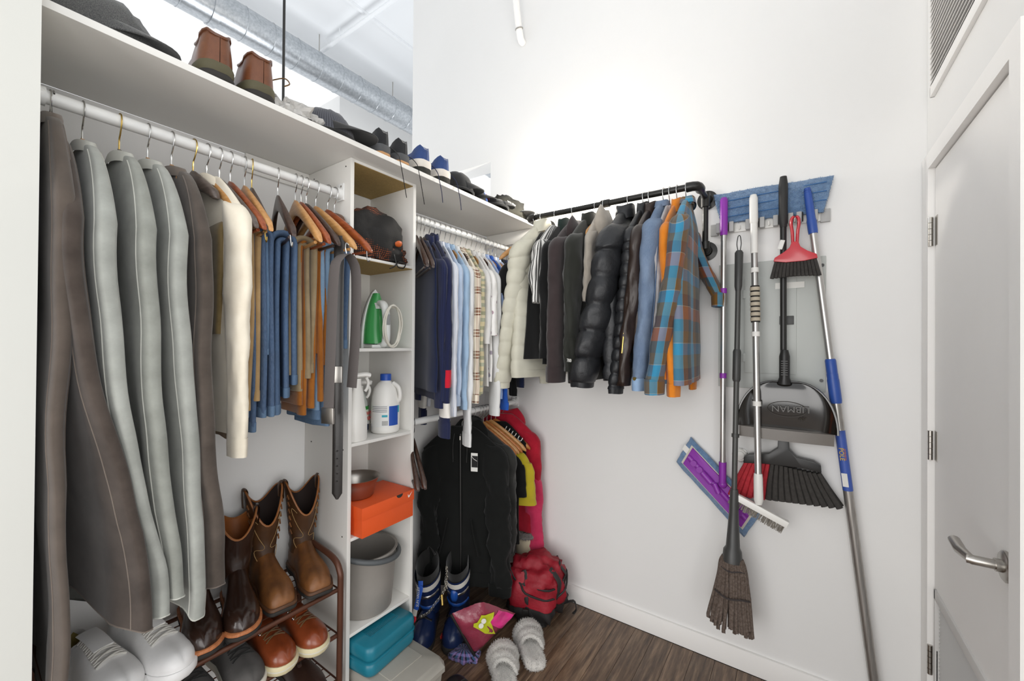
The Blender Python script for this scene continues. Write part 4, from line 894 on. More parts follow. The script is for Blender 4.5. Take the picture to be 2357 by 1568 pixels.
p = at(652, 1408, z=T1+.01); boot('tan distressed western boot with square toe, left of its pair', p, T1, -.14, .285, .05, CRZ, CRZ2, DKL, leather('welt_dk', '5b3a22', '40260f', .6, 0), RUBBER, .345, .066, .06, .115, 1, EDG, 'western_boot', GB, stitches=STT)
p = at(738, 1370, z=T1+.01); boot('tan distressed western boot with square toe, beside the rack post', p, T1, -.2, .285, .05, CRZ, CRZ2, DKL, leather('welt_dk', '5b3a22', '40260f', .6, 0), RUBBER, .345, .066, .06, .115, 1, EDG, 'western_boot', GB, stitches=STT)
# ---------------------------------------------------------------- sneakers on the rack
WLE = leather('white_leather', 'efeeed', 'e2e1e0', .42, .1, 120); OFFW = mat('offwhite_rubber', 'd8d4c8', .6); LIN = cloth('yellowed_lining', 'a8975a', .2); LACEW = cloth('lace_white', 'dcd9d2', .05)
GS = 'low shoes on the rack'
p = at(424, 1548, z=T1+.015); shoe('white leather lace-up sneaker, right of its pair', p, T1, .24, .3, .053, SNK, WLE, WLE, .026, LIN, LACEW, eyelets=0, tongue=WLE, laces=7, lw=.0045, group=GS)
p = at(300, 1606, z=T1+.015); shoe('white leather lace-up sneaker, leftmost shoe on the rack', p, T1, .24, .3, .053, SNK, WLE, WLE, .026, LIN, LACEW, eyelets=0, tongue=WLE, laces=7, lw=.0045, group=GS)
COG = leather('cognac', '8e4423', '6a2f17', .3, .3, 90); GUM = mat('cream_sole', 'd6cba6', .6); LACEB = cloth('lace_brown', '6b4f2c', .1)
p = at(664, 1538, z=T2+.012); shoe('cognac leather sneaker with cream sole, left of its pair', p, T2, .06, .285, .051, LOW, COG, GUM, .028, DKL, LACEB, eyelets=4, tongue=COG, group=GS, strip=OFFW)
p = at(740, 1496, z=T2+.012); shoe('cognac leather sneaker with cream sole, next to the rack post', p, T2, .06, .285, .051, LOW, COG, GUM, .028, DKL, LACEB, eyelets=4, tongue=COG, group=GS, strip=OFFW)
SUE = leather('grey_suede', '5b5856', '413f3d', .85, 0, 300); LACEK = cloth('lace_black', '1c1b1a', .1)
p = at(585, 1588, z=T2+.012); shoe('grey suede sneaker with black laces and white sole, right of its pair', p, T2, .02, .285, .052, LOW, SUE, OFFW, .024, DKL, LACEK, tongue=SUE, group=GS)
p = at(470, 1655, z=T2+.012); shoe('grey suede sneaker with black laces, left of its pair', p, T2, .02, .285, .052, LOW, SUE, OFFW, .024, DKL, LACEK, tongue=SUE, group=GS)
DKS = leather('dark_oxblood', '38241d', '281812', .4, .1, 120)
p = at(735, 1610, z=T3+.012); ds = shoe('dark brown tasselled shoe on the lowest visible tier', p, T3, .0, .28, .05, LOW, DKS, RUBBER, .02, DKL, None, name='loafer', group=GS)
for sg in (-1, 1): MB().cyl((.15, .006+sg*.004, .09), (.18, .006+sg*.02, .085), .005, 8, .007).obj('tassel', DKS, ds)
# ---------------------------------------------------------------- shoes and hats on the top shelf, heels towards the room
SZ = 2.1155
def heel_shoe(label, y, up, solem, L, W, ht, st, rz=pi, xh=-1.268, **k):
    d = Vector((math.cos(rz), math.sin(rz), 0)); return shoe(label, Vector((xh, y, 0))+d*L, SZ, rz, L, W, ht, up, solem, st, **k)
OILL = leather('oiled_brown', '7c4a2c', '573019', .4, .15, 70); OLS = mat('olive_rubber', '55503a', .75, var=.15)
MOC = [(0, .1), (.04, .112), (.12, .108), (.25, .1), (.34, .105), (.45, .09), (.58, .07), (.72, .058), (.86, .05), (.95, .036), (1, .014)]
GT = 'shoes along the top shelf'
for lb, y, r in (('brown oiled leather ankle shoe with olive rand, left of its pair on the shelf', .447, pi-.1), ('brown oiled leather ankle shoe with olive rand, beside the black pole', .556, pi-.06)):
    s_ = heel_shoe(lb, y, OILL, RUBBER, .29, .056, MOC, .02, r, lining=DKL, lacem=LACEB, name='ankle_shoe', group=GT)
    sole(.29, .056, .019, .046, OLS, s_, grow=.0035, name='rand')
    rr = foot_rings(.29, .056, MOC, .016, (.03, .36)); e = [q[8] for q in rr[1:9]][::-1]+[q[-9] for q in rr[1:9]]
    MB().tube(e, .0045, 6).obj('collar', OILL, s_)
MB().tube(smooth_path([(.08, -.035, .10), (.05, -.075, .12), (.03, -.085, .1), (.03, -.07, .085)], 4), .002, 6).obj('lace', LACEB, s_)
RUN = [(0, .075), (.03, .095), (.1, .085), (.25, .062), (.34, .08), (.45, .076), (.58, .062), (.72, .052), (.86, .046), (.95, .034), (1, .014)]
KNB = cloth('black_knit', '2a2b2d', .15, bs=400, bstr=.8); GREYF = mat('grey_foam', '4a4b4d', .7); GUMS = mat('gum_sole', 'b98a5a', .6)
BLUK = cloth('blue_knit', '3a5084', .1, bs=400, bstr=.7, col2='304370'); WFOAM = mat('white_foam', 'd9d2c8', .6); CAMS = mat('black_tread', '26261f', .8, var=.4, vs_=60)
for lb, y in (('black knit running shoe by the grey flat cap, left of its pair', .982), ('black knit running shoe with gum heel, right of its pair', 1.074)):
    s_ = heel_shoe(lb, y, KNB, GUMS, .28, .046, RUN, .012, pi-.05, lining=KNB, lacem=None, name='running_shoe', group=GT)
    sole(.28, .046, .01, .04, GREYF, s_, grow=.004, name='midsole')
    MB().tube(smooth_path([(.1, -.03, .09), (.04, -.055, .06), (.0, -.058, .025), (-.018, -.056, -.01), (-.024, -.075, -.11), (-.026, -.08, -.14)], 4), .0016, 6).obj('lace', LACEK, s_)
for lb, y in (('blue knit running shoe with white foam sole, left of its pair', 1.188), ('blue knit running shoe with white foam sole, beside the black cap', 1.305)):
    s_ = heel_shoe(lb, y, BLUK, CAMS, .29, .052, RUN, .03, pi-.04, lining=BLUK, lacem=None, name='running_shoe', group=GT)
    sole(.29, .052, .022, .058, WFOAM, s_, grow=.005, name='midsole')
    MB().tube(smooth_path([(.1, -.03, .1), (.04, -.06, .07), (.0, -.062, .03), (-.016, -.06, -.01), (-.02, -.07, -.06), (-.02, -.076, -.1)], 4), .0018, 6).obj('lace', mat('navy_lace', '1d2340', .8), s_)
TWD = mat('black_tweed', '26272a', .95, col2='626260', vs_=520, bs=400, bstr=.6, sheen=.3); HER = plaid('herringbone', .006, [(0, '3d3e44'), (.5, '63656c')], .006, [(0, '4a4b52'), (.5, '35363c')], .5); CAPK = cloth('cap_black', '2b2b2b', .1); CAMO = mat('camouflage', '35342a', .85, col2='141411', vs_=14)
def dome(rx, ry, h, n=30, m=10, e=.75, lump=.0):
    R = []
    for i in range(m+1):
        a = pi/2*i/m; k = math.cos(a)**e if i < m else .02
        R.append([(rx*k*math.cos(2*pi*j/n)*(1+lump*mnoise.noise(Vector((j*.5, i*.4, 1)))), ry*k*math.sin(2*pi*j/n), h*math.sin(a)*(1+lump*mnoise.noise(Vector((j*.7, i*.6, 5))))) for j in range(n)])
    return R
def visor(r0, wd, ln, drop, z=.004, ang=1.15, th=.004):
    R = []; z += drop*2.3+th
    for i in range(9):
        k = i/8; row = []
        for j in range(19):
            a = -ang+2*ang*j/18; rr = r0*(1-.0*k)+ln*k*math.cos(a*1.25)**.7 if math.cos(a*1.25) > 0 else r0
            row.append((rr*math.cos(a), (r0+.4*(rr-r0))*math.sin(a)*wd, z-drop*k*k-drop*1.4*(a/ang)**2*k+.004*k))
        R.append(row)
    b = MB(); b.rings(R, False); b.rings([[(x, y, zz-th) for x, y, zz in r] for r in R], False)
    edge = R[-1]; b.tube([(x, y, zz-th/2) for x, y, zz in edge], th*.6, 6); return b
def cap(label, loc, rz, m, vm, rx=.09, ry=.075, h=.1, ln=.07, drop=.012, name='baseball_cap', patch=None, lump=.05, cat='cap', button=True, tilt=0):
    t = thing(name, label, cat, loc, 0, 'hats along the top shelf', (0, tilt, rz))
    MB().rings(dome(rx, ry, h, lump=lump), True, False, True).obj('crown', m, t, angle=80)
    visor(rx*.93, ry/rx, ln, drop).obj('visor', vm, t, angle=70)
    band = [(rx*1.003*math.cos(2*pi*j/30), ry*1.003*math.sin(2*pi*j/30), .006) for j in range(31)]; MB().tube(band, .0055, 6, False).obj('sweatband', vm, t)
    if button: MB().ball((0, 0, h), (.007, .007, .004)).obj('button', m, t)
    return t
cap('black tweed wide-brimmed hat at the left end of the top shelf', (-1.395, .235, SZ+.006), 1.0, TWD, TWD, .115, .1, .12, .055, .014, 'tweed_hat', lump=.12, cat='hat', button=False)
cap('grey herringbone flat cap with black visor behind the plastic bag', (-1.365, .80, SZ+.007), .85, HER, CAPK, .10, .09, .1, .085, .014, 'herringbone_hat', cat='hat', lump=.08, button=False)
c1 = cap('plain black baseball cap with embossed patch, next to blue shoes', (-1.335, 1.44, SZ+.007), 1.0, CAPK, CAPK, .085, .08, .1, .06, .016)
MB().box((.066, .028, .06), (.004, .045, .035), .45, Matrix.Rotation(.4, 4, 'Z') @ Matrix.Rotation(-.7, 4, 'Y')).obj('patch', mat('dark_patch', '343434', .6), c1, .001)
c2 = cap('black and blue baseball cap with red letter C', (-1.37, 1.60, SZ+.007), .55, CAPK, CAPK, .082, .075, .088, .05, .014)
BLU2 = cloth('cap_blue', '34539c', .05)
fr_ = MB(); R = dome(.0832, .0762, .0895); fr_.rings([[r[j] for j in (28, 29, 0, 1, 2, 3, 4)] for r in R[0:7]], False); fr_.obj('front_panel', BLU2, c2, angle=80)
text('C', .06, mat('cap_red', 'b23a5a', .7), c2, frame((.078, .02, .042), (-.25, 1, 0), (-.55, -.1, .85)), depth=.002)
cap('small black cap lying before the camouflage bag', (-1.315, 1.715, SZ+.007), 1.1, CAPK, CAPK, .075, .07, .05, .05, .012)
# camouflage cap bag near the corner
cb = thing('camo_bag', 'dark camouflage bag with white lettering at the shelf corner', 'bag', (-1.365, 1.88, SZ))
def blob(rx, ry, rz_, seed, amp=.12, k=2.2, n=30, m=16, flat=.0, sq=.8):
    R = []
    for i in range(1, m):
        th = pi*i/m; r = []
        for j in range(n):
            ph = 2*pi*j/n; d = Vector((math.sin(th)*math.cos(ph), math.sin(th)*math.sin(ph), math.cos(th)))
            g = 1+amp*mnoise.noise(d*k+Vector((seed, seed*2, 0)))+amp*.5*mnoise.noise(d*k*2.7+Vector((0, seed, 3)))
            x, y, z = [math.copysign(abs(q)**sq, q)*g for q in d]
            r.append((x*rx, y*ry, max(z, -flat) * rz_ if flat else z*rz_))
        R.append(r)
    return R
def lift(R, dz): return [[(x, y, z+dz) for x, y, z in r] for r in R]
MB().rings(lift(blob(.10, .15, .085, 3, .3, 2.5, flat=.45, sq=.95), .038)).obj('body', CAMO, cb, angle=80)
visor(.07, 1, .07, .012, .01).obj('visor', CAPK, cb).location = (.02, .05, 0)
text('ST/®', .028, LW, cb, frame((.088, -.06, .06), (.25, 1, -.15), (-.6, .1, .8)), depth=.001)
MB().tube(smooth_path([(.08, .13, .05), (.11, .16, .03), (.12, .165, -.01), (.118, .165, -.05)], 4), .003, 6).obj('strap', BLKPL, cb)
# crumpled plastic bag
PLB = mat('plastic_film', 'ece9e4', .3, bs=30, bstr=.8, bd=.01); 
b = PLB.node_tree.nodes['Principled BSDF']; b.inputs['Transmission Weight'].default_value = .45; b.inputs['IOR'].default_value = 1.2
pb = MB().rings(lift(blob(.075, .085, .042, 9, .5, 3.2, 40, 24, flat=.4), .018)).obj('plastic_bag', PLB, None, angle=25); pb.location = (-1.35, .67, SZ)
tag(pb, 'crumpled translucent white plastic bag on the top shelf beside the flat cap', 'bag')
# ================================================================ things in the tower
def polar(R, n): return [(R*math.cos(2*pi*j/n), R*math.sin(2*pi*j/n)) for j in range(n)]
def netm():
    m, t, b = base_mat('black_mesh_net'); b.inputs['Roughness'].default_value = .8
    s = N(t, 'ShaderNodeSeparateXYZ'); t.links.new(N(t, 'ShaderNodeTexCoord').outputs['UV'], s.inputs[0])
    f = [mth(t, 'LESS_THAN', mth(t, 'MODULO', mth(t, 'ADD', s.outputs[i], 40.0), .0085), .0045) for i in (0, 1)]
    hole = mth(t, 'MULTIPLY', f[0], f[1]); n = N(t, 'ShaderNodeMapRange'); n.inputs[1].default_value = .52; n.inputs[2].default_value = .6; t.links.new(noise_fac(t, 11, 2), n.inputs[0])
    under = mixc(t, n.outputs[0], lin('201d1b'), lin('a5532a'))
    t.links.new(mixc(t, hole, lin('1c1b1a'), under), b.inputs['Base Color']); bump(t, b, hole, .8, -.002); return m
NET = netm()
mb_ = thing('mesh_bag', 'black mesh drawstring bag with orange gear inside, top of the tower', 'bag', (-1.462, 1.05, SH['A']))
MB().rings(lift(blob(.125, .134, .122, 4.3, .16, 2.6, 44, 26, flat=.75), .0935)).obj('body', NET, mb_, angle=80)
MB().rings(lift(blob(.05, .085, .04, 6, .3, 3, 26, 14, flat=.6), .03)).obj('gathered_neck', NET, mb_, angle=80).location = (.072, .04, 0)
MB().ball((.112, .062, .085), (.012, .022, .018)).obj('orange_toggle', mat('orange_plastic', 'c25a1e', .5), mb_)
MB().tube(smooth_path([(.05, .0, .1), (.11, .03, .06), (.122, .04, .02), (.128, .05, -.015), (.13, .075, -.02), (.128, .09, .0), (.126, .06, .004), (.13, .03, -.02), (.13, .01, -.03)], 5), .0026, 7).obj('cord', BLKPL, mb_)
# iron standing on its heel
ir = thing('steam_iron', 'green and white steam iron standing on its heel, cord wrapped round', 'iron', (-1.475, 1.092, SH['B']), -1.75)
IH = .245
def iron_half(a): return .058*max(0, 1-a**2.3)**.8+.001
R = []
for i in range(19):
    a = i/18; w_ = iron_half(a); R.append([(-w_, 0, IH*a), (-w_, .014, IH*a), (w_, .014, IH*a), (w_, 0, IH*a)])
WGL = mat('iron_white', 'dfe1de', .3); GRN = mat('iron_green', '3f9a52', .22, coat=.4); 
MB().rings(R).obj('skirt', WGL, ir, angle=40)
MB().rings([[(x*1.02, y*.25-.0035, z) for x, y, z in r] for r in R]).obj('soleplate', DKGREY, ir, angle=40)
R = []
for i in range(17):
    a = .07+.86*i/16; w_ = iron_half(a)*.86; d = .062*(1-.55*a)
    R.append([(w_*math.cos(q), .012+d*math.sin(q)**.8, IH*a) for q in [pi*j/14 for j in range(15)]])
MB().rings(R, False).obj('water_tank', GRN, ir, angle=70)
MB().rings([[(x*.62, y*1.02+.003, IH*(.66+.02*k)) for x, y, z in [(iron_half(.72)*math.cos(pi*j/10), .012+.043*math.sin(pi*j/10), 0) for j in range(11)]] for k in range(6)], False).obj('filler_cover', WGL, ir)
MB().tube(smooth_path([(0, .03, .01), (0, .085, .012), (0, .108, .03), (0, .112, .09), (0, .104, .15), (0, .086, .178), (0, .06, .185)], 5), .0135, 14, True, .0165, (0, 1, 0)).obj('handle', WGL, ir)
MB().box((0, .124, .115), (.018, .008, .042)).obj('trigger', mat('iron_grey', '8b8c8c', .4), ir, .003)
MB().bx(-.05, .05, .006, .09, .0005, .014).obj('heel', WGL, ir, .003)
P = []
for i in range(150):
    a = i/149; q = a*2*pi*4.3; P.append((-.024+.043*math.cos(q)*(1+.14*math.sin(a*17)), .116+.012*math.sin(a*29)+.006*math.cos(q), .088+.083*math.sin(q)*(1+.06*math.cos(a*23))))
P = [(x, y, max(z, .004)) for x, y, z in P]
MB().tube(P, .0032, 8).obj('cord', mat('cord_white', 'dcd8cc', .5), ir)
text('SUNBEAM', .011, DKGREY, ir, frame((-.03, .0, .17), (0, 0, 1), (-1, 0, 0)) @ Matrix.Translation((0, 0, .002)), depth=.0002) if False else None
bx_ = thing('detergent_box', 'navy and green cardboard box behind the iron', 'box', (-1.52, .965, SH['B']))
MB().bx(-.035, .035, -.03, .03, .0005, .09).obj('carton', mat('navy_card', '1d2a4a', .5), bx_, .001); MB().bx(-.0355, .0355, -.0305, .0305, .055, .08).obj('green_band', mat('lime_card', '6fae2b', .5), bx_); MB().bx(-.0355, .0355, -.0305, .0305, .0008, .012).obj('yellow_band', mat('yellow_card', 'c7a12c', .5), bx_)
gb = thing('hand_brush', 'grey oval handled brush standing behind the iron', 'brush', (-1.53, 1.05, SH['B']))
MB().tube([(0, 0, .0), (0, 0, .09), (0, 0, .12), (0, .002, .17), (0, .004, .205), (0, .004, .22)], [.014, .012, .017, .022, .017, .004], 14, True, [.009]*6).obj('handle', mat('mid_grey_plastic', '6d6764', .5), gb); MB().bx(-.02, .02, -.012, .012, .0005, .03).obj('base', DKGREY, gb, .002)
# bleach bottle
def bottle(name, label, loc, rz, prof, m, n=32, sx=1, sy=1):
    t = thing(name, label, 'bottle', loc, rz); b = MB(); b.lathe(prof, n); b.v = [(x*sx, y*sy, z) for x, y, z in b.v]; b.obj('bottle', m, t, angle=50); return t
bl = bottle('bleach_bottle', 'white jug bottle with blue cap and printed label in the tower', (-1.425, 1.118, SH['C']), -.7, [(.001, .0005), (.052, .0005), (.057, .006), (.058, .02), (.058, .12), (.057, .128), (.055, .15), (.046, .185), (.03, .205), (.021, .212), (.019, .222), (.001, .222)], WPLAST)
BLUC = mat('blue_cap', '1f4da8', .4); MB().lathe([(.001, .216), (.0225, .216), (.0225, .24), (.021, .243), (.001, .243)], 28).obj('cap', BLUC, bl)
for k in range(14): pass
h = MB().tube(smooth_path([(.012, .03, .205), (.02, .05, .19), (.024, .058, .165), (.022, .058, .14), (.016, .05, .128)], 5), .011, 12, True, .009, (1, 0, 0)).obj('handle', WPLAST, bl)
lb = MB(); lb.rings([[(.0586*math.cos(a), .0586*math.sin(a), z) for a in [-1.2+2.4*j/20 for j in range(21)]] for z in (.03, .118)], False); lab = lb.obj('label', mat('label_white', 'e3e3e0', .5), bl)
MB().rings([[(.059*math.cos(a), .059*math.sin(a), z) for a in [.28+.75*j/10 for j in range(11)]] for z in (.034, .114)], False).obj('blue_block', BLUC, lab)
MB().rings([[(.0594*math.cos(a), .0594*math.sin(a), z) for a in [1.0+.2*j/4 for j in range(5)]] for z in (.085, .114)], False).obj('teal_block', mat('teal_print', '2fa3b5', .5), lab)
MB().rings([[(.059*math.cos(a), .059*math.sin(a), z) for a in [-.2+.38*j/6 for j in range(7)]] for z in (.07, .079)], False).obj('teal_pill', mat('teal_print', '2fa3b5', .5), lab)
GRT = mat('print_grey', '8a8a90', .6)
for k in range(4): MB().rings([[(.059*math.cos(a), .059*math.sin(a), z) for a in [-1.0+1.15*j/8 for j in range(9)]] for z in (.111-k*.0068, .1135-k*.0068)], False).obj('text_line', GRT, lab)
for k in range(9): MB().rings([[(.059*math.cos(a), .059*math.sin(a), z) for a in (-.18+k*.045, -.18+k*.045+.02)] for z in (.036, .055)], False).obj('bar_code', DKGREY, lab)
# white spray bottle and stain remover
def trigger(t, z, m, m2, rz):
    M = Matrix.Rotation(rz, 4, 'Z'); b = MB(); b.xf = M
    b.cyl((0, 0, z), (0, 0, z+.022), .014, 18).tube(smooth_path([(-.028, 0, z+.03), (0, 0, z+.034), (.03, 0, z+.036), (.048, 0, z+.032)], 3), [.010]*9+[.008], 10, True, .012, (0, 0, 1)); b.obj('spray_head', m, t)
    b = MB(); b.xf = M; b.tube(smooth_path([(.032, 0, z+.026), (.04, 0, z+.006), (.036, 0, z-.016), (.028, 0, z-.028)], 3), .006, 8, True, .008, (1, 0, 0)).obj('trigger', m2, t)
sp_ = bottle('spray_bottle', 'plain white trigger spray bottle at the front left of the tower', (-1.385, .955, SH['C']), .2, [(.001, .0005), (.04, .0005), (.043, .006), (.043, .075), (.04, .1), (.034, .125), (.03, .15), (.026, .18), (.018, .205), (.016, .215), (.001, .215)], WPLAST, sx=.75)
trigger(sp_, .214, WPLAST, WPLAST, .9)
sw = bottle('stain_spray', 'clear and green stain remover spray behind the white spray bottle', (-1.485, 1.035, SH['C']), .3, [(.001, .0005), (.036, .0005), (.039, .006), (.04, .08), (.038, .12), (.03, .15), (.02, .168), (.015, .175), (.001, .175)], mat('clear_liquid', 'b9bdb8', .15, spec=.6), sx=.8)
trigger(sw, .174, WPLAST, WPLAST, .5)
GRL2 = mat('label_green', '2f8a3a', .5)
def wrap(parent, name, r, sx, z0, z1, a0, a1, m): return MB().rings([[(r*sx*math.cos(a), r*math.sin(a), z) for a in [a0+(a1-a0)*j/14 for j in range(15)]] for z in (z0, z1)], False).obj(name, m, parent)
lb = wrap(sw, 'label', .0408, .8, .012, .112, -1.5, 1.5, GRL2); wrap(lb, 'label_panel', .0412, .8, .03, .098, -1.3, 1.3, mat('label_pale', 'd8e6d5', .5)); wrap(lb, 'dark_band', .0414, .8, .012, .045, -1.3, 1.3, mat('label_navy', '1e2c4e', .5))
REDP = mat('print_red', 'c4242c', .5)
for z, tx, s_, m_ in ((.083, 'SPRAY', .021, REDP), (.062, 'WASH', .022, REDP), (.044, 'MAX', .016, LW)): text(tx, s_, m_, lb, frame((.0385, .002, z), (-.18, .98, 0), (0, 0, 1)), depth=.0004)
# shoe box, bowl, bucket, case, bin
ORB = mat('orange_card', 'e0561f', .55, var=.04)
sbx = thing('shoe_box', 'bright orange shoe box with lid and white tick mark', 'box', (-1.41, 1.052, SH['D']), .03)
MB().bx(-.095, .095, -.125, .125, .0006, .1).obj('tray', ORB, sbx, .001); lid = MB().bx(-.098, .098, -.128, .128, .068, .112).obj('lid', ORB, sbx, .001)
SWO = [(-.03, .006), (-.024, .0), (-.014, -.003), (.03, .012), (-.01, -.009), (-.024, -.011), (-.031, -.004)]
MB().prism([(a*.62, b*.9) for a, b in SWO], 0, .0006, lambda a, b, c: (.0982+c, .105+a*.6, .095+b)).obj('tick_mark', LW, lid)
MB().prism([(.016*math.cos(a), .013*math.sin(a)) for a in [pi+pi*j/10 for j in range(11)]], 0, .0007, lambda a, b, c: (.0982+c, .05+a, .112+b)).obj('finger_notch', RUBBER, lid)
bw = MB().lathe([(.001, .0005), (.058, .0005), (.064, .006), (.075, .05), (.083, .072), (.088, .075), (.0885, .077), (.082, .075), (.073, .05), (.06, .008), (.001, .004)], 40, cap=False).obj('steel_bowl', STEEL, None, angle=60); bw.location = (-1.44, .995, SH['D']+.1125)
tag(bw, 'shiny steel bowl standing on the orange shoe box', 'bowl')
BKG = mat('grey_bucket', '8f8a84', .6, var=.08, vs_=5); 
bk = thing('bucket', 'grey plastic bucket with dark grey rim handle in the tower', 'bucket', (-1.455, 1.05, SH['E']))
MB().lathe([(.001, .0005), (.098, .0005), (.104, .006), (.113, .11), (.12, .225), (.127, .235), (.1265, .24), (.117, .238), (.109, .11), (.098, .012), (.001, .01)], 48, cap=False).obj('pail', BKG, bk, angle=50)
MB().tube([(.131*math.cos(a), .131*math.sin(a), .236-.03*math.sin(a+.6)) for a in [-1.35+2.75*j/20 for j in range(21)]], .0105, 12).obj('handle', mat('bucket_handle', '55595b', .55), bk)
MB().tube([(.129*math.cos(a), .129*math.sin(a), .232) for a in [-1.75+.4*j/5 for j in range(6)]], .0085, 10).obj('grip_end', BKG, bk)
BINM = mat('bin_grey', 'a09c93', .6, var=.06, vs_=4)
bn = thing('storage_bin', 'grey plastic storage bin on the floor before the tower', 'bin', (-1.345, 1.046, 0), .0)
MB().rings([[(sx*(.235*g+0), sy*.118*g, z) for sx, sy in ((-1, -1), (-.97, -1), (.9, -1), (1, -.88), (1, .88), (.9, 1), (-1, 1))] for z, g in ((.004, .9), (.16, .99), (.175, 1.0))]).obj('tub', BINM, bn, .0, 30)
lid = MB().rings([[(sx*(.243*g), sy*.125*g, z) for sx, sy in ((-1, -1), (-.97, -1), (.9, -1), (1, -.85), (1, .85), (.9, 1), (-1, 1))] for z, g in ((.165, 1), (.182, 1), (.2, .93), (.203, .9))]).obj('lid', BINM, bn, .0, 30)
MB().bx(-.16, .15, -.075, .075, .2, .2065).obj('lid_panel', BINM, lid, .002)
TEAL = mat('teal_plastic', '1b7387', .38, var=.06); 
tc = thing('tool_case', 'teal hard plastic tool case lying on the grey bin', 'case', (-1.355, 1.035, .207), .1)
def slab(x, y, z0, z1, r, g=.0): 
    def rr(q, s): return [(sx*(x*s-r)+r*math.cos(a), sy*(y*s-r)+r*math.sin(a)) for sx, sy, a0 in ((1, 1, 0), (-1, 1, pi/2), (-1, -1, pi), (1, -1, 1.5*pi)) for a in [a0+pi/2*j/5 for j in range(6)]]
    H = z1-z0; return [[(a, b, z0+H*k) for a, b in rr(0, s)] for k, s in ((0, .93), (.08, .97), (.3, 1), (.7, 1), (.92, .97), (1, .93))]
MB().rings(slab(.095, .122, .0005, .052, .03)).obj('lower_shell', TEAL, tc, angle=50); up_ = MB().rings(slab(.095, .122, .054, .108, .03)).obj('upper_shell', TEAL, tc, angle=50)
MB().rings(slab(.097, .124, .049, .057, .03)).obj('seam_band', TEAL, tc, angle=50)
for k in range(14): MB().box((-.045+k*.0065, .0, .109), (.0032, .14, .003)).obj('rib', TEAL, up_)
# ================================================================ on the floor
FRED = mat('red_nylon', '8e1022', .6, var=.2, vs_=9, bs=30, bstr=.5, bd=.006); FBLK = mat('black_nylon_strap', '232121', .65, bs=500, bstr=.3)
c = at(1238, 1432, z=0); bp_ = thing('backpack', 'red and black nylon backpack slumped on the floor by the baseboard', 'backpack', (-1.135, 1.86, .005), .45)
R = lift(blob(.15, .125, .155, 5.2, .28, 2.1, 48, 28, flat=.85, sq=.72), .134)
MB().rings(R).obj('body', FRED, bp_, angle=80)
Rb = [[(x*1.02, y*1.02, z) for x, y, z in r] for r in R if r[0][2] < .095]; MB().rings(Rb, True, False, True).obj('base_panel', FBLK, bp_, angle=80)
def surf(ph, k, off=1.015):
    """point on the pack: ph angle round it, k from top 0 to bottom 1"""
    i = min(len(R)-1, max(0, int(k*(len(R)-1)))); r = R[i]; j = int((ph % (2*pi))/(2*pi)*len(r)) % len(r); x, y, z = r[j]; return (x*off, y*off, z+.002)
for a0, a1 in ((-2.6, .9), (-2.3, .5)): MB().tube(smooth_path([surf(a0+(a1-a0)*q/8, .3+.16*math.sin(pi*q/8)+.06*(a0 > -2.5)) for q in range(9)], 3), .005, 6).obj('zipper', FBLK, bp_)
for a in (-1.9, -.8, -.15): MB().tube(smooth_path([surf(a+.08*q, .2+.1*q) for q in range(8)], 3), .013, 8, True, .004, (math.cos(a+pi/2), math.sin(a+pi/2), 0)).obj('strap', FBLK, bp_)
for a in (-1.6, -.4): MB().box(surf(a, .62, 1.06), (.03, .016, .04), a+pi/2).obj('buckle', BLKPL, bp_, .003)
MB().tube(smooth_path([surf(.2, .75, 1.05), (.2, .03, .06), (.215, .02, .025), (.2, .0, .012)], 4), .011, 8, True, .003, (0, 1, 0)).obj('strap', FBLK, bp_)
fb = thing('fur_trim_boot', 'cream boot top with grey fur trim peeking behind the backpack', 'boot', (-1.27, 1.985, .005))
CRM = cloth('cream_suede', 'cfc3a8', .08); FUR = mat('grey_fur', '6d645f', 1, var=.35, vs_=160, bs=220, bstr=1, bd=.01, sheen=.6)
MB().rings([[(.06*g*math.cos(2*pi*j/20)+dx_, .045*g*math.sin(2*pi*j/20), z) for j in range(20)] for z, g, dx_ in ((.0, 1.2, .02), (.05, 1.2, .02), (.12, .95, 0), (.3, 1.1, 0), (.335, 1.1, 0))]).obj('shaft', CRM, fb, angle=70)
MB().torus((0, 0, .335), .058, .017, None, 26, 10).obj('fur_trim', FUR, fb); fuzz(bpy.data.objects['fur_trim'], 1500, .014, FUR)
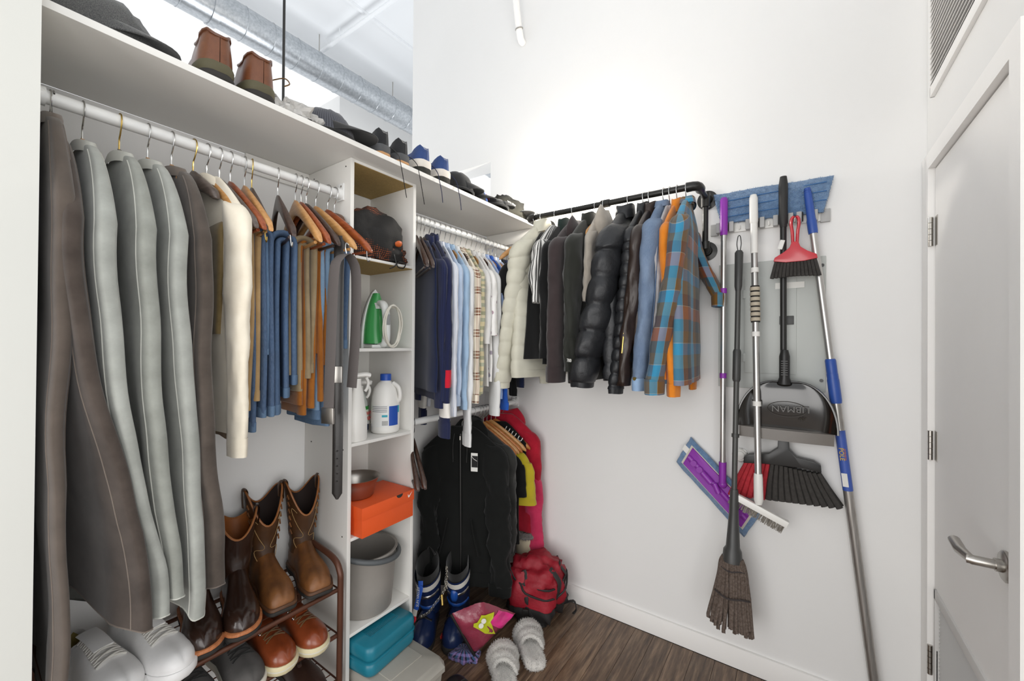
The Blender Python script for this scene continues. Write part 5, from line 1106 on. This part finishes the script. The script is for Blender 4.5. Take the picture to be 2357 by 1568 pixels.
# ski boots
NVY = mat('ski_navy', '18284f', .35, coat=.2); SKB = mat('ski_blue', '1c4fa0', .35, coat=.2); SKR = mat('ski_red', 'c22b25', .4); SKW = mat('ski_white', 'dedad2', .45); SKK = cloth('ski_liner', '222120', .1)
def ski_boot(label, toe, rz, acc):
    L = .31; d = Vector((math.cos(rz), math.sin(rz), 0)); t = thing('ski_boot', label, 'boot', Vector((toe.x, toe.y, .004))-d*L, rz, 'navy ski boots on the floor')
    ht = [(0, .1), (.06, .12), (.2, .13), (.35, .12), (.5, .1), (.65, .08), (.8, .07), (.92, .06), (.97, .045), (1, .03)]
    MB().rings(foot_rings(L, .054, ht, .03, None), False).obj('shell', NVY, t, angle=60); sole(L, .05, 0, .032, RUBBER, t)
    def ring(a, g=1, dz=0):
        z = .09+.22*a; return [(L*.27+.07*a+(.075+.012*a)*g*math.cos(q)*(1-.1*a), .006+(.052+.008*a)*g*math.sin(q), z+.03*a*math.cos(q)*-1+dz) for q in [2*pi*j/26 for j in range(26)]]
    MB().rings([ring(i/7) for i in range(8)], True, True, False).obj('cuff', NVY, t, angle=60)
    MB().rings([ring(.55+.5*i/4, .9, .03*i/4+.0) for i in range(5)]+[ring(1.0, .78, -.02), ring(.4, .7)], True, False, True).obj('liner', SKK, t, angle=60)
    MB().rings([ring(.8, 1.015), ring(.95, 1.02)], True, False, False).obj('power_strap', SKW, t)
    for k, z in enumerate((.3, .62)):
        q = ring(z, 1.03); MB().tube([q[j] for j in (21, 23, 25, 1, 3, 5)], .008, 8, True, .003, (0, 0, 1)).obj('buckle', STEEL if k else acc, t)
    for k in (.48, .64): MB().tube([(L*k, -.045, .07), (L*k, -.028, .03+tab(ht, k)*.9), (L*k, .005, .034+tab(ht, k)), (L*k, .04, .03+tab(ht, k)*.85)], .009, 8, True, .003, (1, 0, 0)).obj('buckle', BLKPL, t)
    MB().prism([(0, 0), (.05, .012), (.06, .03), (.02, .02)], 0, .004, lambda a, b, c_: (L*.72+a, -.05+c_, .035+b)).obj('flash', SKR, t)
    MB().tube(smooth_path([(L*.27+.0, .006-.03, .345), (L*.27+.0, .0, .395), (L*.27+.02, .03, .36)], 4), .009, 8, True, .003, (1, 0, 0)).obj('pull_loop', SKK, t)
    return t
sb1 = ski_boot('navy ski boot with white strap against the tower side', at(960, 1520, z=0), -1.0, SKB)
sb2 = ski_boot('navy ski boot with blue cuff right of its mate', at(1035, 1512, z=0), -1.0, SKB)
CHK = plaid('checker_strap', .022, [(0, 'd8d2c4'), (.5, '24221f')], .022, [(0, '24221f'), (.5, 'd8d2c4')], .5)
MB().tube(smooth_path([(.06, -.06, .3), (.12, -.055, .26), (.17, -.05, .24), (.2, .0, .235), (.18, .05, .25)], 4), .013, 8, True, .003, (0, 0, 1)).obj('checker_strap', CHK, sb2); MB().rings([[(x, y, z) for x, y, z in r] for r in blob(.03, .02, .035, 3, .05)], True).obj('blue_buckle_plate', SKB, sb2).location = (.19, .0, .21)
ly = thing('lanyard', 'blue lettered wrist lanyard with red and white clip on the ski boot', 'lanyard', at(968, 1345, y=1.345) )
MB().tube(smooth_path([(0, 0, .015), (.004, -.004, -.02), (-.006, -.008, -.07), (-.018, -.01, -.12)], 4), .0115, 8, True, .002, (1, .5, 0)).obj('band', mat('lanyard_blue', '2a5cc0', .6), ly)
text('SUN VALLEY', .0175, LW, ly, frame((-.004, -.012, -.055), (.1, -.02, 1), (-.9, -.45, .1)), depth=.0006)
MB().tube([(-.02, -.012, -.12), (-.026, -.014, -.15)], .011, 8, True, .003, (1, .5, 0)).obj('white_tab', SKW, ly); MB().torus((-.03, -.016, -.165), .013, .005, Matrix.Rotation(1.2, 3, 'X')).obj('red_clip', mat('clip_red', 'd02f3a', .3), ly)
CHN = mat('chain_metal', 'a59f92', .35, .8)
cn = thing('chain_leash', 'metal chain leash with brass tag dangling between the ski boots', 'chain', at(1035, 1330, y=1.38))
path = smooth_path([(-.02, 0, .04), (.0, -.02, -.01), (-.01, -.035, -.06), (-.045, -.045, -.11), (-.08, -.05, -.16), (-.12, -.06, -.19)], 6)
for i, p in enumerate(path): MB().torus(p, .0052, .0016, Matrix.Rotation(i*pi/2, 3, 'Z') @ Matrix.Rotation(pi/2, 3, 'X'), 10, 5).obj('link', CHN, cn)
MB().cyl((-.01, -.04, -.06), (.0, -.045, -.1), .006, 10).obj('brass_tag', BRASS, cn)
# shopping bag
MAR = mat('maroon_film', '8a3346', .32, var=.12, vs_=14, bs=26, bstr=.7, bd=.006, coat=.3); PKF = mat('pink_film', 'd0307e', .3, var=.15, coat=.3); LIM = mat('lime_print', 'b5bb25', .35, var=.06)
A_, B_, C_, D_ = at(1050, 1402, z=.26), at(1180, 1400, z=.18), at(1092, 1512, z=.05), at(1100, 1395, z=.26)
bg = thing('shopping_bag', 'maroon and pink glossy shopping bag with lime appliqué lying by the slippers', 'bag', C_)
p0, p1, p2, p3 = [q-C_ for q in (at(1038, 1414, z=.22), at(1108, 1384, z=.26), at(1186, 1412, z=.14), at(1092, 1508, z=.03))]
nn = (p1-p0).cross(p3-p0).normalized(); nn = nn if nn.z > 0 else -nn
def bil(u, v): return (p0*(1-u)+p1*u)*(1-v)+(p3*(1-u)+p2*u)*v
def puffsheet(u0, u1, v0, v1, amp, off, n=14):
    return [[tuple(bil(u, v)+nn*(off+amp*math.sin(pi*u)**.5*math.sin(pi*v)**.5+.009*mnoise.noise(Vector((u*6, v*6, 1))))) for u in [u0+(u1-u0)*i/n for i in range(n+1)]] for v in [v0+(v1-v0)*j/n for j in range(n+1)]]
MB().rings(puffsheet(0, 1, 0, 1, .045, .0), False).obj('front', MAR, bg, angle=80); MB().rings(puffsheet(0, 1, 0, 1, -.02, -.0), False).obj('back', BLKPL, bg, angle=80)
MB().rings(puffsheet(.66, .98, .5, .97, .046, .0025), False).obj('pink_print', PKF, bg, angle=80); 
def motif(pts, off): return [bil(u, v)+nn*(off+.045*math.sin(pi*u)**.5*math.sin(pi*v)**.5) for u, v in pts]
ol = [(.36, .36), (.42, .3), (.5, .32), (.62, .28), (.7, .24), (.76, .3), (.92, .42), (.8, .5), (.7, .52), (.66, .62), (.6, .74), (.54, .9), (.5, .78), (.44, .66), (.42, .5)]
q = motif(ol, .006); cc = sum(q, Vector())/len(q); b = MB(); b.add([tuple(p) for p in q]+[tuple(cc+nn*.004)], [(i, (i+1) % len(q), len(q)) for i in range(len(q))]); b.obj('lime_applique', LIM, bg)
for u, v in ((.52, .42), (.64, .37)):
    p = motif([(u, v)], .009)[0]; MB().cyl(tuple(p), tuple(p+nn*.003), .011, 18).obj('button', SKW, bg)
MB().tube([tuple(p+nn*.004) for p in (p0, p3)], .006, 8).obj('edge_piping', BLKPL, bg)
sc_ = MB().rings(lift(blob(.07, .045, .025, 7, .3, 3, flat=.5), .012)).obj('small_pouch', plaid('iridescent', .03, [(0, '4f79a8'), (.4, 'a78bc0'), (.7, '2a2433')], .04, [(0, '8f79b0'), (.5, '2d2838')], .5), None, angle=80); sc_.location = at(1068, 1512, z=.003); sc_.rotation_euler = (0, 0, .4); tag(sc_, 'small crumpled iridescent purple pouch beside the shopping bag', 'pouch')
# fuzzy slippers
FUZ = mat('cream_fleece', 'f0ebe3', 1, var=.06, vs_=90, bs=260, bstr=1, bd=.012, sheen=.8)
def slipper(label, heel, ang):
    t = thing('slipper', label, 'slipper', (heel.x, heel.y, .004), ang, 'fuzzy slippers')
    L = .265; R = []
    for z, g in ((.0, .0), (.012, .006), (.028, .006), (.036, .0), (.038, -.012), (.036, -.02)):
        R.append([(x+.0015*mnoise.noise(Vector((x*160, y*160, z*90))), y+.002*mnoise.noise(Vector((x*150, y*150, z*120+4))), z+(.004*mnoise.noise(Vector((x*120, y*120, 3))) if z > .01 else 0)) for x, y in outline(L, .058, grow=g)])
    fo = MB().rings(R).obj('footbed', FUZ, t, angle=80); fuzz(fo, 3500, .008, FUZ, .0008)
    for s0, s1 in ((.42, .62), (.6, .82)):
        Q = []
        for i in range(9):
            s = s0+(s1-s0)*i/8; w_ = tab(WT, s)*.058/.0475+.007; bul = 1+.12*math.sin(pi*i/8)
            Q.append([(s*L+.05*math.cos(q)*(1 if s0 < .5 else -.1)*.3+.002*mnoise.noise(Vector((s*80, q*9, 1))), w_*math.cos(q)*bul, .02+.062*math.sin(q)*bul+.003*mnoise.noise(Vector((s*70, q*14, 7)))) for q in [pi*j/18 for j in range(19)]])
        b = MB(); b.rings(Q, False); b.rings([[(x, y*.84, .02+(z-.02)*.8) for x, y, z in r] for r in Q], False)
        b.tube([((x+X)/2, (y+y*.84)/2, .02+(z-.02)*.9) for (x, y, z), X in zip(Q[0], [p[0] for p in Q[0]])], .009, 8); b.tube([(x, y*.92, .02+(z-.02)*.9) for x, y, z in Q[-1]], .009, 8)
        fuzz(b.obj('strap', FUZ, t, angle=80), 2600, .008, FUZ, .0008)
    return t
h1, h2 = at(1168, 1596, z=.03), at(1236, 1532, z=.03)
slipper('fuzzy cream cross-strap slipper nearer the viewer', h1, 2.3); slipper('fuzzy cream cross-strap slipper nearer the backpack', h2, 2.35)
BSH = leather('black_shoe', '262220', '191614', .4, .1); 
p = at(1035, 1575, z=.01); shoe('black laced shoe on the floor at the bottom edge of the photo', p, .004, 2.9, .28, .05, LOW, BSH, RUBBER, .02, DKL, LACEK, name='black_shoe', tongue=BSH)
# ================================================================ tools on the back wall
ALU = mat('aluminium', 'c2c0bd', .3, .85, var=.04); PUR = mat('purple_plastic', '8a2fa3', .38, var=.05); MFB = mat('blue_microfibre', '7ba0c9', 1, var=.25, vs_=70, bs=320, bstr=1, bd=.008, sheen=.5, col2='5a83b2')
def W_(x, z, d=0): return (x, YB-d, z)
# breaker panel
PNL = mat('panel_grey', 'b9bcb8', .5, var=.02)
pn = thing('breaker_panel', 'grey electrical breaker panel cover behind the brooms', 'panel', W_(-.1, 1.505, .0008))
MB().bx(-.195, .19, -.01, 0, -.272, .273).obj('cover', PNL, pn, .003)
MB().bx(-.092, .094, -.0145, -.0102, -.205, .203).obj('door', PNL, pn, .0015)
for z in (.135, -.14): MB().bx(-.1, -.088, -.016, -.0102, z-.018, z+.018).obj('hinge', PNL, pn, .001)
MB().bx(.035, .085, -.0175, -.0148, -.0, .036).obj('latch', DKGREY, pn, .002)
for x, z in ((.176, -.225), (.178, .235), (-.18, -.225)): MB().cyl((x, -.0102, z), (x, -.0155, z), .0065, 12).obj('screw', DKGREY, pn)
MB().bx(.02, .12, -.0150, -.0147, .15, .175).obj('label_sticker', LW, pn)
# blue mop pad hung flat
pd = thing('mop_pad', 'blue microfibre mop pad hung flat above the tool holder', 'mop pad', W_(-.1, 2.02, .016))
q = [(-.217, .075), (.213, .066), (.18, -.073), (-.185, -.058)]
R = []
for dy, g in ((0, .97), (-.004, 1), (-.01, 1), (-.014, .97)):
    r = []
    for (a, b), (c, d) in zip(q, q[1:]+q[:1]):
        for k in range(14): t_ = k/14; x, z = (a+(c-a)*t_)*g, (b+(d-b)*t_)*g; r.append((x+.003*mnoise.noise(Vector((x*90, z*90, dy*99))), dy+.004*math.sin(x*26), z+.003*mnoise.noise(Vector((x*80, z*80, 5)))))
    R.append(r)
fuzz(MB().rings(R).obj('pad', MFB, pd, angle=70), 3500, .006, MFB)
for z0 in (-.03, .005, .04): MB().tube([(x, -.015+.004*math.sin(x*26), z0+.004*math.sin(x*9)) for x in [-.19+.38*i/12 for i in range(13)]], .0025, 6).obj('quilt_line', mat('pad_seam', '48709f', 1), pd)
# holder rail with roller clips
hr_ = thing('tool_holder', 'white and grey broom holder rail screwed to the back wall', 'tool holder', W_(-.113, 1.938, .0008))
MB().bx(-.212, .212, -.012, 0, -.02, .02).obj('rail', WPLAST, hr_, .002)
CLP = mat('clip_grey', 'a9a8a6', .45)
for x in (-.155, -.04, .06, .14):
    for s in (-1, 1): MB().bx(x+s*.026-.009, x+s*.026+.009, -.045, -.0125, -.022, .022).obj('clip', CLP, hr_, .003); MB().cyl((x+s*.018, -.036, -.018), (x+s*.018, -.036, .018), .006, 10).obj('roller', DKGREY, hr_)
for x in (-.1, .01, .1): MB().tube([(x, -.012, -.008), (x, -.03, -.012), (x, -.034, .002)], .0035, 8).obj('fold_hook', WPLAST, hr_)
for s in (-1, 1): MB().bx(s*.2-.016, s*.2+.016, -.014, -.0, -.026, .026).obj('end_plate', CLP, hr_, .003)
# purple flat mop
pm = thing('flat_mop', 'purple flat mop with blue pad, aluminium pole, leftmost tool', 'mop', W_(-.269, .878, .06))
pz = 2.063-.878
MB().cyl((0, 0, .0), (0, 0, pz-.17), .0115, 16).obj('pole', ALU, pm); MB().cyl((0, 0, pz-.19), (0, 0, pz-.16), .0125, 16).obj('pole', ALU, pm)
MB().tube([(0, 0, pz-.165), (0, 0, pz-.15), (0, 0, pz-.01), (0, 0, pz)], [.0145, .0155, .0155, .011], 16).obj('grip', PUR, pm)
for z in (1.655-.878, 1.285-.878): MB().cyl((0, 0, z-.011), (0, 0, z+.011), .0138, 16).obj('collar', PUR, pm)
MB().cyl((0, 0, -.06), (0, 0, .03), .0145, 14, .0155).obj('socket', PUR, pm); MB().ball((0, .006, -.068), (.018, .018, .018)).obj('swivel', PUR, pm)
cx_, cz_ = -.298+.269, .789-.878
def hp_(a, b, d): return (cx_+.276*a+.062*b, .045-d, cz_-.272*a+.12*b)
def rect(a, b, n=8):
    c = [(-a, -b), (a, -b), (a, b), (-a, b)]; return [(p[0]+(q[0]-p[0])*k/n, p[1]+(q[1]-p[1])*k/n) for p, q in zip(c, c[1:]+c[:1]) for k in range(n)]
MB().rings([[tuple(Vector(hp_(x*g, y*g, d))+Vector((.003*mnoise.noise(Vector((x*30, y*30, d*99))), 0, .003*mnoise.noise(Vector((x*30, y*30, 9)))))) for x, y in rect(.51, .52)] for d, g in ((.0, .97), (.003, 1), (.011, 1), (.014, .97))]).obj('pad', MFB, pm, angle=70)
MB().rings([[hp_(x, y, d) for x, y in rect(.455, .36)] for d in (.0145, .016)]).obj('pad_backing', mat('pad_cream', 'cfc8bc', .9), pm)
MB().rings([[hp_(x*g, y*g, d) for x, y in rect(.43, .33)] for d, g in ((.0162, 1), (.021, 1), (.023, .97))]).obj('head_plate', PUR, pm)
MB().tube([hp_(-.42, 0, .026), hp_(.42, 0, .026)], .012, 10, True, .008, (1, 0, 1)).obj('ridge', PUR, pm)
for a in (-.33, -.24, .24, .33): MB().cyl(hp_(a, 0, .02), hp_(a, 0, .038), .0135, 16).obj('boss', PUR, pm)
MB().cyl(hp_(-.2, 0, .033), hp_(-.06, 0, .04), .013, 12).obj('hinge_barrel', PUR, pm); MB().cyl(hp_(-.03, .05, .03), hp_(.06, -.06, .035), .012, 12).obj('hinge_barrel', PUR, pm)
MB().rings([[hp_(x-.49, y+.1, d) for x, y in rect(.035, .1, 2)] for d in (.0145, .016)]).obj('care_tag', LW, pm)
# string mop
sm_ = thing('string_mop', 'dark grey twist mop with brown-grey string head', 'mop', (0, 0, 0))
b0, b1 = at(1686, 1290, y=YB-.165), at(1700, 575, y=YB-.07); k_ = (b1.z-b0.z)/(1.84-.503); sm_.scale = (1, 1, k_); sm_.location = (b0.x, b0.y-.02, b0.z-(.503-.215)*k_); sm_.rotation_euler = (-math.atan2(b1.y-b0.y, b1.z-b0.z), math.atan2(b1.x-b0.x, b1.z-b0.z), 0)
def sz(z): return z-.215
MB().tube([(.0005, 0, sz(1.84)), (.0005, 0, sz(1.83)), (.0, 0, sz(1.68)), (0, 0, sz(1.66))], [.011, .0165, .0145, .011], 16).obj('grip', DKGREY, sm_)
MB().tube(smooth_path([(-.003, 0, sz(1.835)), (-.008, 0, sz(1.87)), (-.004, 0, sz(1.905)), (.004, 0, sz(1.905)), (.008, 0, sz(1.87)), (.004, 0, sz(1.835))], 4), .0018, 6).obj('hang_loop', BLKPL, sm_)
DKM = mat('dark_metal', '4d4d4b', .4, .3)
MB().cyl((0, 0, sz(.78)), (0, 0, sz(1.67)), .0105, 14).obj('pole', DKM, sm_)
MB().tube([(0, 0, sz(1.4)), (0, 0, sz(1.39)), (0, 0, sz(1.27)), (0, 0, sz(1.26))], [.0125, .0155, .0155, .0125], 14).obj('foam_sleeve', DKGREY, sm_)
MB().cyl((0, 0, sz(1.02)), (0, 0, sz(1.035)), .0145, 14).obj('collar', DKGREY, sm_)
MB().tube([(0, 0, sz(.80)), (0, 0, sz(.78)), (0, 0, sz(.7)), (-.001, 0, sz(.56)), (-.002, 0, sz(.545)), (-.002, 0, sz(.50))], [.014, .0165, .018, .026, .034, .038], 20).obj('cone', DKGREY, sm_)
STR = mat('mop_string', '7d6f66', 1, var=.3, vs_=120, bs=300, bstr=1, bd=.006, col2='57493f'); rnd = random.Random(8)
for layer, (nn_, rad, sp) in enumerate(((30, .038, .075), (18, .024, .05))):
    for i in range(nn_):
        a = 2*pi*i/nn_+rnd.uniform(-.08, .08); l = rnd.uniform(.24, .275); k = sp+rnd.uniform(-.008, .01)
        c, s = math.cos(a), math.sin(a)*.62
        P = [(rad*c*.85-.002, rad*s, sz(.515)), (rad*c*1.12-.002, rad*s*1.1, sz(.49)), ((rad+.012)*c, (rad+.006)*s, sz(.44)), (k*.78*c+.004*rnd.uniform(-1, 1), k*.6*s, sz(.36)), (k*c+.006*rnd.uniform(-1, 1), k*.7*s, sz(.5-l)), (k*c*.99, k*.68*s, sz(.492-l))]
        MB().tube(smooth_path(P, 3), [.0072]*15+[.003], 7).obj('strand', STR, sm_)
for z, r in ((.47, .047), (.365, .064)): MB().tube([(r*math.cos(2*pi*j/24), r*.7*math.sin(2*pi*j/24), sz(z)+.004*math.sin(j)) for j in range(25)], .0035, 6, False).obj('binding', mat('mop_band', '3a3433', .9), sm_)
# white brush squeegee
wq = thing('scrub_brush', 'white and aluminium telescopic pole with angled scrub brush head', 'brush', (0, 0, 0))
b0, b1 = at(1746, 1150, y=YB-.135), at(1734, 448, y=YB-.06); k_ = (b1.z-b0.z)/(2.055-.776); wq.scale = (1, 1, k_); wq.location = b0; wq.rotation_euler = (-math.atan2(b1.y-b0.y, b1.z-b0.z), math.atan2(b1.x-b0.x, b1.z-b0.z), 0)
tp = (0, 0, 2.055-.776)
def wp(z): k = (z-.776)/(2.055-.776); return (tp[0]*k, 0, z-.776)
MB().cyl(wp(.86), wp(1.86), .0125, 16).obj('pole', ALU, wq); MB().cyl(wp(1.8), wp(1.95), .0138, 16).obj('pole', WPLAST, wq)
MB().tube([wp(1.93), wp(1.94), wp(2.04), wp(2.055)], [.0145, .0165, .0165, .012], 16).obj('grip', WPLAST, wq)
for z in (1.727, 1.455, 1.165): MB().cyl(wp(z-.01), wp(z+.01), .0155, 16).obj('collar', WPLAST, wq)
for k in range(7): MB().cyl(wp(1.51+k*.0215), wp(1.51+k*.0215+.0145), .0185, 16).obj('grip_ring', mat('beige_grip', 'b5aa97', .6), wq)
MB().cyl(wp(1.505), wp(1.66), .0165, 16).obj('grip_core', RUBBER, wq)
MB().tube([wp(.88), wp(.86), wp(.775), (.0, 0, -.02)], [.015, .0165, .017, .012], 14).obj('socket', WPLAST, wq)
M_ = Matrix.Rotation(.40, 4, 'Y')
MB().box((-.002, 0, -.036), (.215, .028, .026), m=M_).obj('head', WPLAST, wq, .003)
b = MB(); rnd = random.Random(2)
for i in range(150):
    u = -.1+.2*rnd.random(); v = rnd.uniform(-.011, .011); p = M_ @ Vector((u, v, -.012)); q_ = M_ @ Vector((u+rnd.uniform(-.006, .006), v*1.4, -.042)); b.tube([(p.x-.002, p.y, p.z-.036), (q_.x-.002, q_.y, q_.z-.036)], .0012, 4)
o = b.obj('bristles', mat('grey_bristle', '8f8980', .9), wq); o['kind'] = 'stuff'
# upright broom with dustpan clipped on
br = thing('upright_broom', 'black upright broom with black and red bristles on a black pole', 'broom', W_(-.048, .80, .045))
MB().cyl((0, 0, 1.03-.8), (-.004, -.02, 2.02-.8), .0115, 16).obj('pole', BLKPL, br); MB().tube([(-.003, -.018, 1.9-.8), (-.004, -.02, 1.93-.8), (-.004, -.02, 2.07-.8), (-.004, -.02, 2.105-.8)], [.0125, .0155, .0165, .012], 16).obj('grip', mat('ridged_black', '262524', .6, bs=90, bstr=.6), br)
MB().tube([(0, 0, 1.05-.8), (0, 0, .97-.8)], .014, 14).obj('ferrule', BLKPL, br)
hp2 = [(-.142, .118), (-.14, .145), (-.12, .158), (-.05, .172), (-.02, .20), (-.018, .24), (.018, .24), (.02, .20), (.045, .172), (.10, .165), (.122, .152), (.124, .125), (.06, .132), (-.06, .128)]
MB().prism(hp2, -.018, .018, lambda a, b_, c: (a, c, b_)).obj('head', BLKPL, br, .003)
REDB = mat('red_bristle', 'b52a35', .8, var=.15, vs_=60, bs=300, bstr=1); BLKB = mat('black_bristle', '383532', .85, var=.2, vs_=60, bs=300, bstr=1)
for row in range(2):
    for i in range(17):
        t_ = i/16; x0 = -.13+.245*t_; x1 = -.19+.37*t_+.004*row; zt_ = .125+.006*math.sin(t_*5); zb = -.03+.03*t_
        MB().tube([(x0, -.01+.02*row, zt_), ((x0+x1)/2-.002, -.012+.024*row, (zt_+zb)/2), (x1, -.014+.028*row, zb)], [.0072, .0095, .0115], 8, True, [.006, .007, .008], (1, 0, 0)).obj('bristle_tuft', REDB if i < 6 else BLKB, br)
dp = thing('dustpan', 'glossy black upright dustpan with embossed oval maker mark', 'dustpan', W_(-.045, 1.04, .062))
BGL = mat('black_gloss', '17130f', .16, coat=.6)
R = []
for i in range(15):
    t_ = i/14; z = .045+.19*math.sin(t_*pi/2); wd = .145*math.cos(t_*pi/2)**.86+.022; r = []
    for j in range(25):
        u = -1+2*j/24; e = max(0, 1-abs(u)**3.2)*max(0, 1-t_**5)
        r.append((u*wd+.004*t_, -.018-.03*(1-e)**1.2*.0-.035*(abs(u)**6)*(1-t_)-.012*math.sin(pi*min(1, t_*1.05))*e+.0, z+.0))
    R.append(r)
b = MB(); b.rings(R, False); b.rings([[(x, y+.004, z) for x, y, z in r] for r in R], False); b.obj('pan', BGL, dp, angle=70)
MB().tube([R[i][0] for i in range(14)]+[R[i][24] for i in range(13, -1, -1)], .0045, 6).obj('rim', BGL, dp)
MB().rings([[(u, -.05+.012*abs(u/.155)**2, z) for u in [-.157+.314*j/14 for j in range(15)]] for z in (.0, .043)]+[[(u, -.02, .046) for u in [-.157+.314*j/14 for j in range(15)]]], False).obj('lip', mat('lip_grey', '6e6862', .35), dp)
MB().tube([(-.0, -.02, .225), (0, -.022, .25), (0, -.022, .335), (0, -.02, .36)], [.026, .0185, .0185, .013], 16).obj('neck', BLKPL, dp)
for k in range(7): MB().box((0, -.0415, .262+k*.009), (.022, .003, .003)).obj('grip_rib', BLKPL, dp)
GRA = mat('embossed', '3a352f', .3)
text('LIBMAN', .036, GRA, dp, frame((.02, -.034, .128), (-1, 0, -.03), (0, 0, -1)), depth=.001)
MB().tube([(.008+.065*math.cos(a), -.0335, .125+.03*math.sin(a)) for a in [2*pi*j/40 for j in range(41)]], .0008, 5, False).obj('oval_mark', GRA, dp)
for k in range(5): MB().tube([(.055+.004*math.cos(-.6+k*.5-pi/2), -.034, .098+.004*math.sin(-.6+k*.5-pi/2)), (.055+.017*math.cos(-.6+k*.5-pi/2), -.034, .098+.017*math.sin(-.6+k*.5-pi/2))], .0008, 5).obj('ray_mark', GRA, dp)
# red counter brush
rb = thing('counter_brush', 'small red hand broom with dark bristles hung from the holder', 'brush', W_(-.012, 1.69, .085))
REDH = mat('red_plastic', 'c02330', .3, coat=.3)
MB().prism([(-.072, .068), (-.068, .083), (-.04, .1), (-.018, .118), (-.011, .14), (.011, .14), (.018, .118), (.04, .1), (.07, .083), (.073, .067), (.03, .06), (-.03, .06)], -.012, .012, lambda a, b_, c: (a, c, b_)).obj('head', REDH, rb, .004)
MB().tube(smooth_path([(-.007, 0, .135), (-.009, 0, .18), (-.013, 0, .215), (-.008, 0, .238), (.008, 0, .238), (.013, 0, .215), (.009, 0, .18), (.007, 0, .135)], 4), .0058, 10, True, .007, (1, 0, 0)).obj('handle', REDH, rb)
for i in range(13):
    t_ = i/12; x0 = -.062+.125*t_; x1 = -.077+.155*t_; MB().tube([(x0, 0, .07), (x1, -.003, .0+.004*math.sin(t_*pi))], [.0062, .0072], 8, True, [.008, .0085], (1, 0, 0)).obj('bristle_tuft', BLKB, rb)
MB().tube([(-.05, -.012, .115), (-.04, -.014, .15)], .008, 8, True, .002, (1, 0, 0)).obj('price_tag', LW, rb)
# extension pole leaning to the floor
e0, e1 = Vector(W_(.027, 2.046, .05)), Vector((.252, YB-.05, .004))
xp = thing('extension_pole', 'long aluminium extension pole with blue collars leaning on the wall', 'pole', e1)
def ep(k): return tuple((e0-e1)*k)
Zk = lambda z: z/(2.046)
FLU = mat('fluted_aluminium', 'b9b6b2', .32, .8, col2='9d9a96', vs_=5, stretch=(60, 60, .5)); BLP = mat('blue_plastic', '2b4f9e', .4); BLL = mat('pole_label', '3b58a8', .45); YLP = mat('print_yellow', 'd9b43c', .5)
MB().cyl(ep(0), ep(.635), .0158, 18).obj('outer_tube', FLU, xp); MB().cyl(ep(.62), ep(.93), .013, 18).obj('inner_tube', ALU, xp)
MB().cyl(ep(.605), ep(.64), .0185, 18).obj('collar', BLP, xp); MB().tube([ep(.585), ep(.59), ep(.628), ep(.632)], [.018, .0195, .0195, .018], 18).obj('collar', BLP, xp); MB().tube([ep(.636), ep(.64), ep(.665), ep(.668)], [.0165, .0178, .0178, .015], 18).obj('collar', BLP, xp)
MB().tube([ep(.91), ep(.915), ep(.935), ep(.94), ep(.985), ep(1)], [.0155, .0165, .0165, .0145, .0135, .0105], 18).obj('threaded_tip', BLP, xp)
for k in range(4): MB().torus(ep(.982+k*.0045), .0115, .0015, None, 16, 6).obj('thread', BLP, xp)
dr = (e0-e1).normalized(); lab = MB().cyl(ep(.425), ep(.535), .0162, 20).obj('label', BLL, xp)
nrm = Vector((-.35, -1, 0)); nrm = (nrm-dr*nrm.dot(dr)).normalized(); yv = nrm.cross(dr)
def onp(k, off=0): return tuple((e0-e1)*k+nrm*.0166+yv*off)
text('POLE', .021, YLP, lab, frame(onp(.492, 0), -dr, nrm.cross(-dr)), depth=.0005); text('EXTENSION', .008, mat('print_orange', 'd07b3a', .5), lab, frame(onp(.492, .011 if yv.x > 0 else -.011), -dr, nrm.cross(-dr)), depth=.0005)
MB().box(onp(.445), (.018, .001, .05), 0, frame((0, 0, 0), nrm.cross(dr), dr).to_3x3().to_4x4() @ Matrix.Rotation(pi/2, 4, 'X')).obj('price_sticker', LW, lab)
# round wall stop
dk = thing('wall_stop', 'round white and steel wall bumper beside the broom head', 'wall bumper', W_(-.208, .937, .0005))
b = MB(); b.lathe([(.001, 0), (.03, 0), (.03, .006), (.024, .011), (.019, .011), (.017, .016), (.001, .018)], 28); b.v = [(x, -z, y) for x, y, z in b.v]; b.obj('bumper', WPLAST, dk, angle=35)
b = MB(); b.lathe([(.029, .0), (.0315, .0), (.0315, .008), (.029, .008)], 28, cap=False); b.v = [(x, -z, y) for x, y, z in b.v]; b.obj('ring', CHROME, dk)
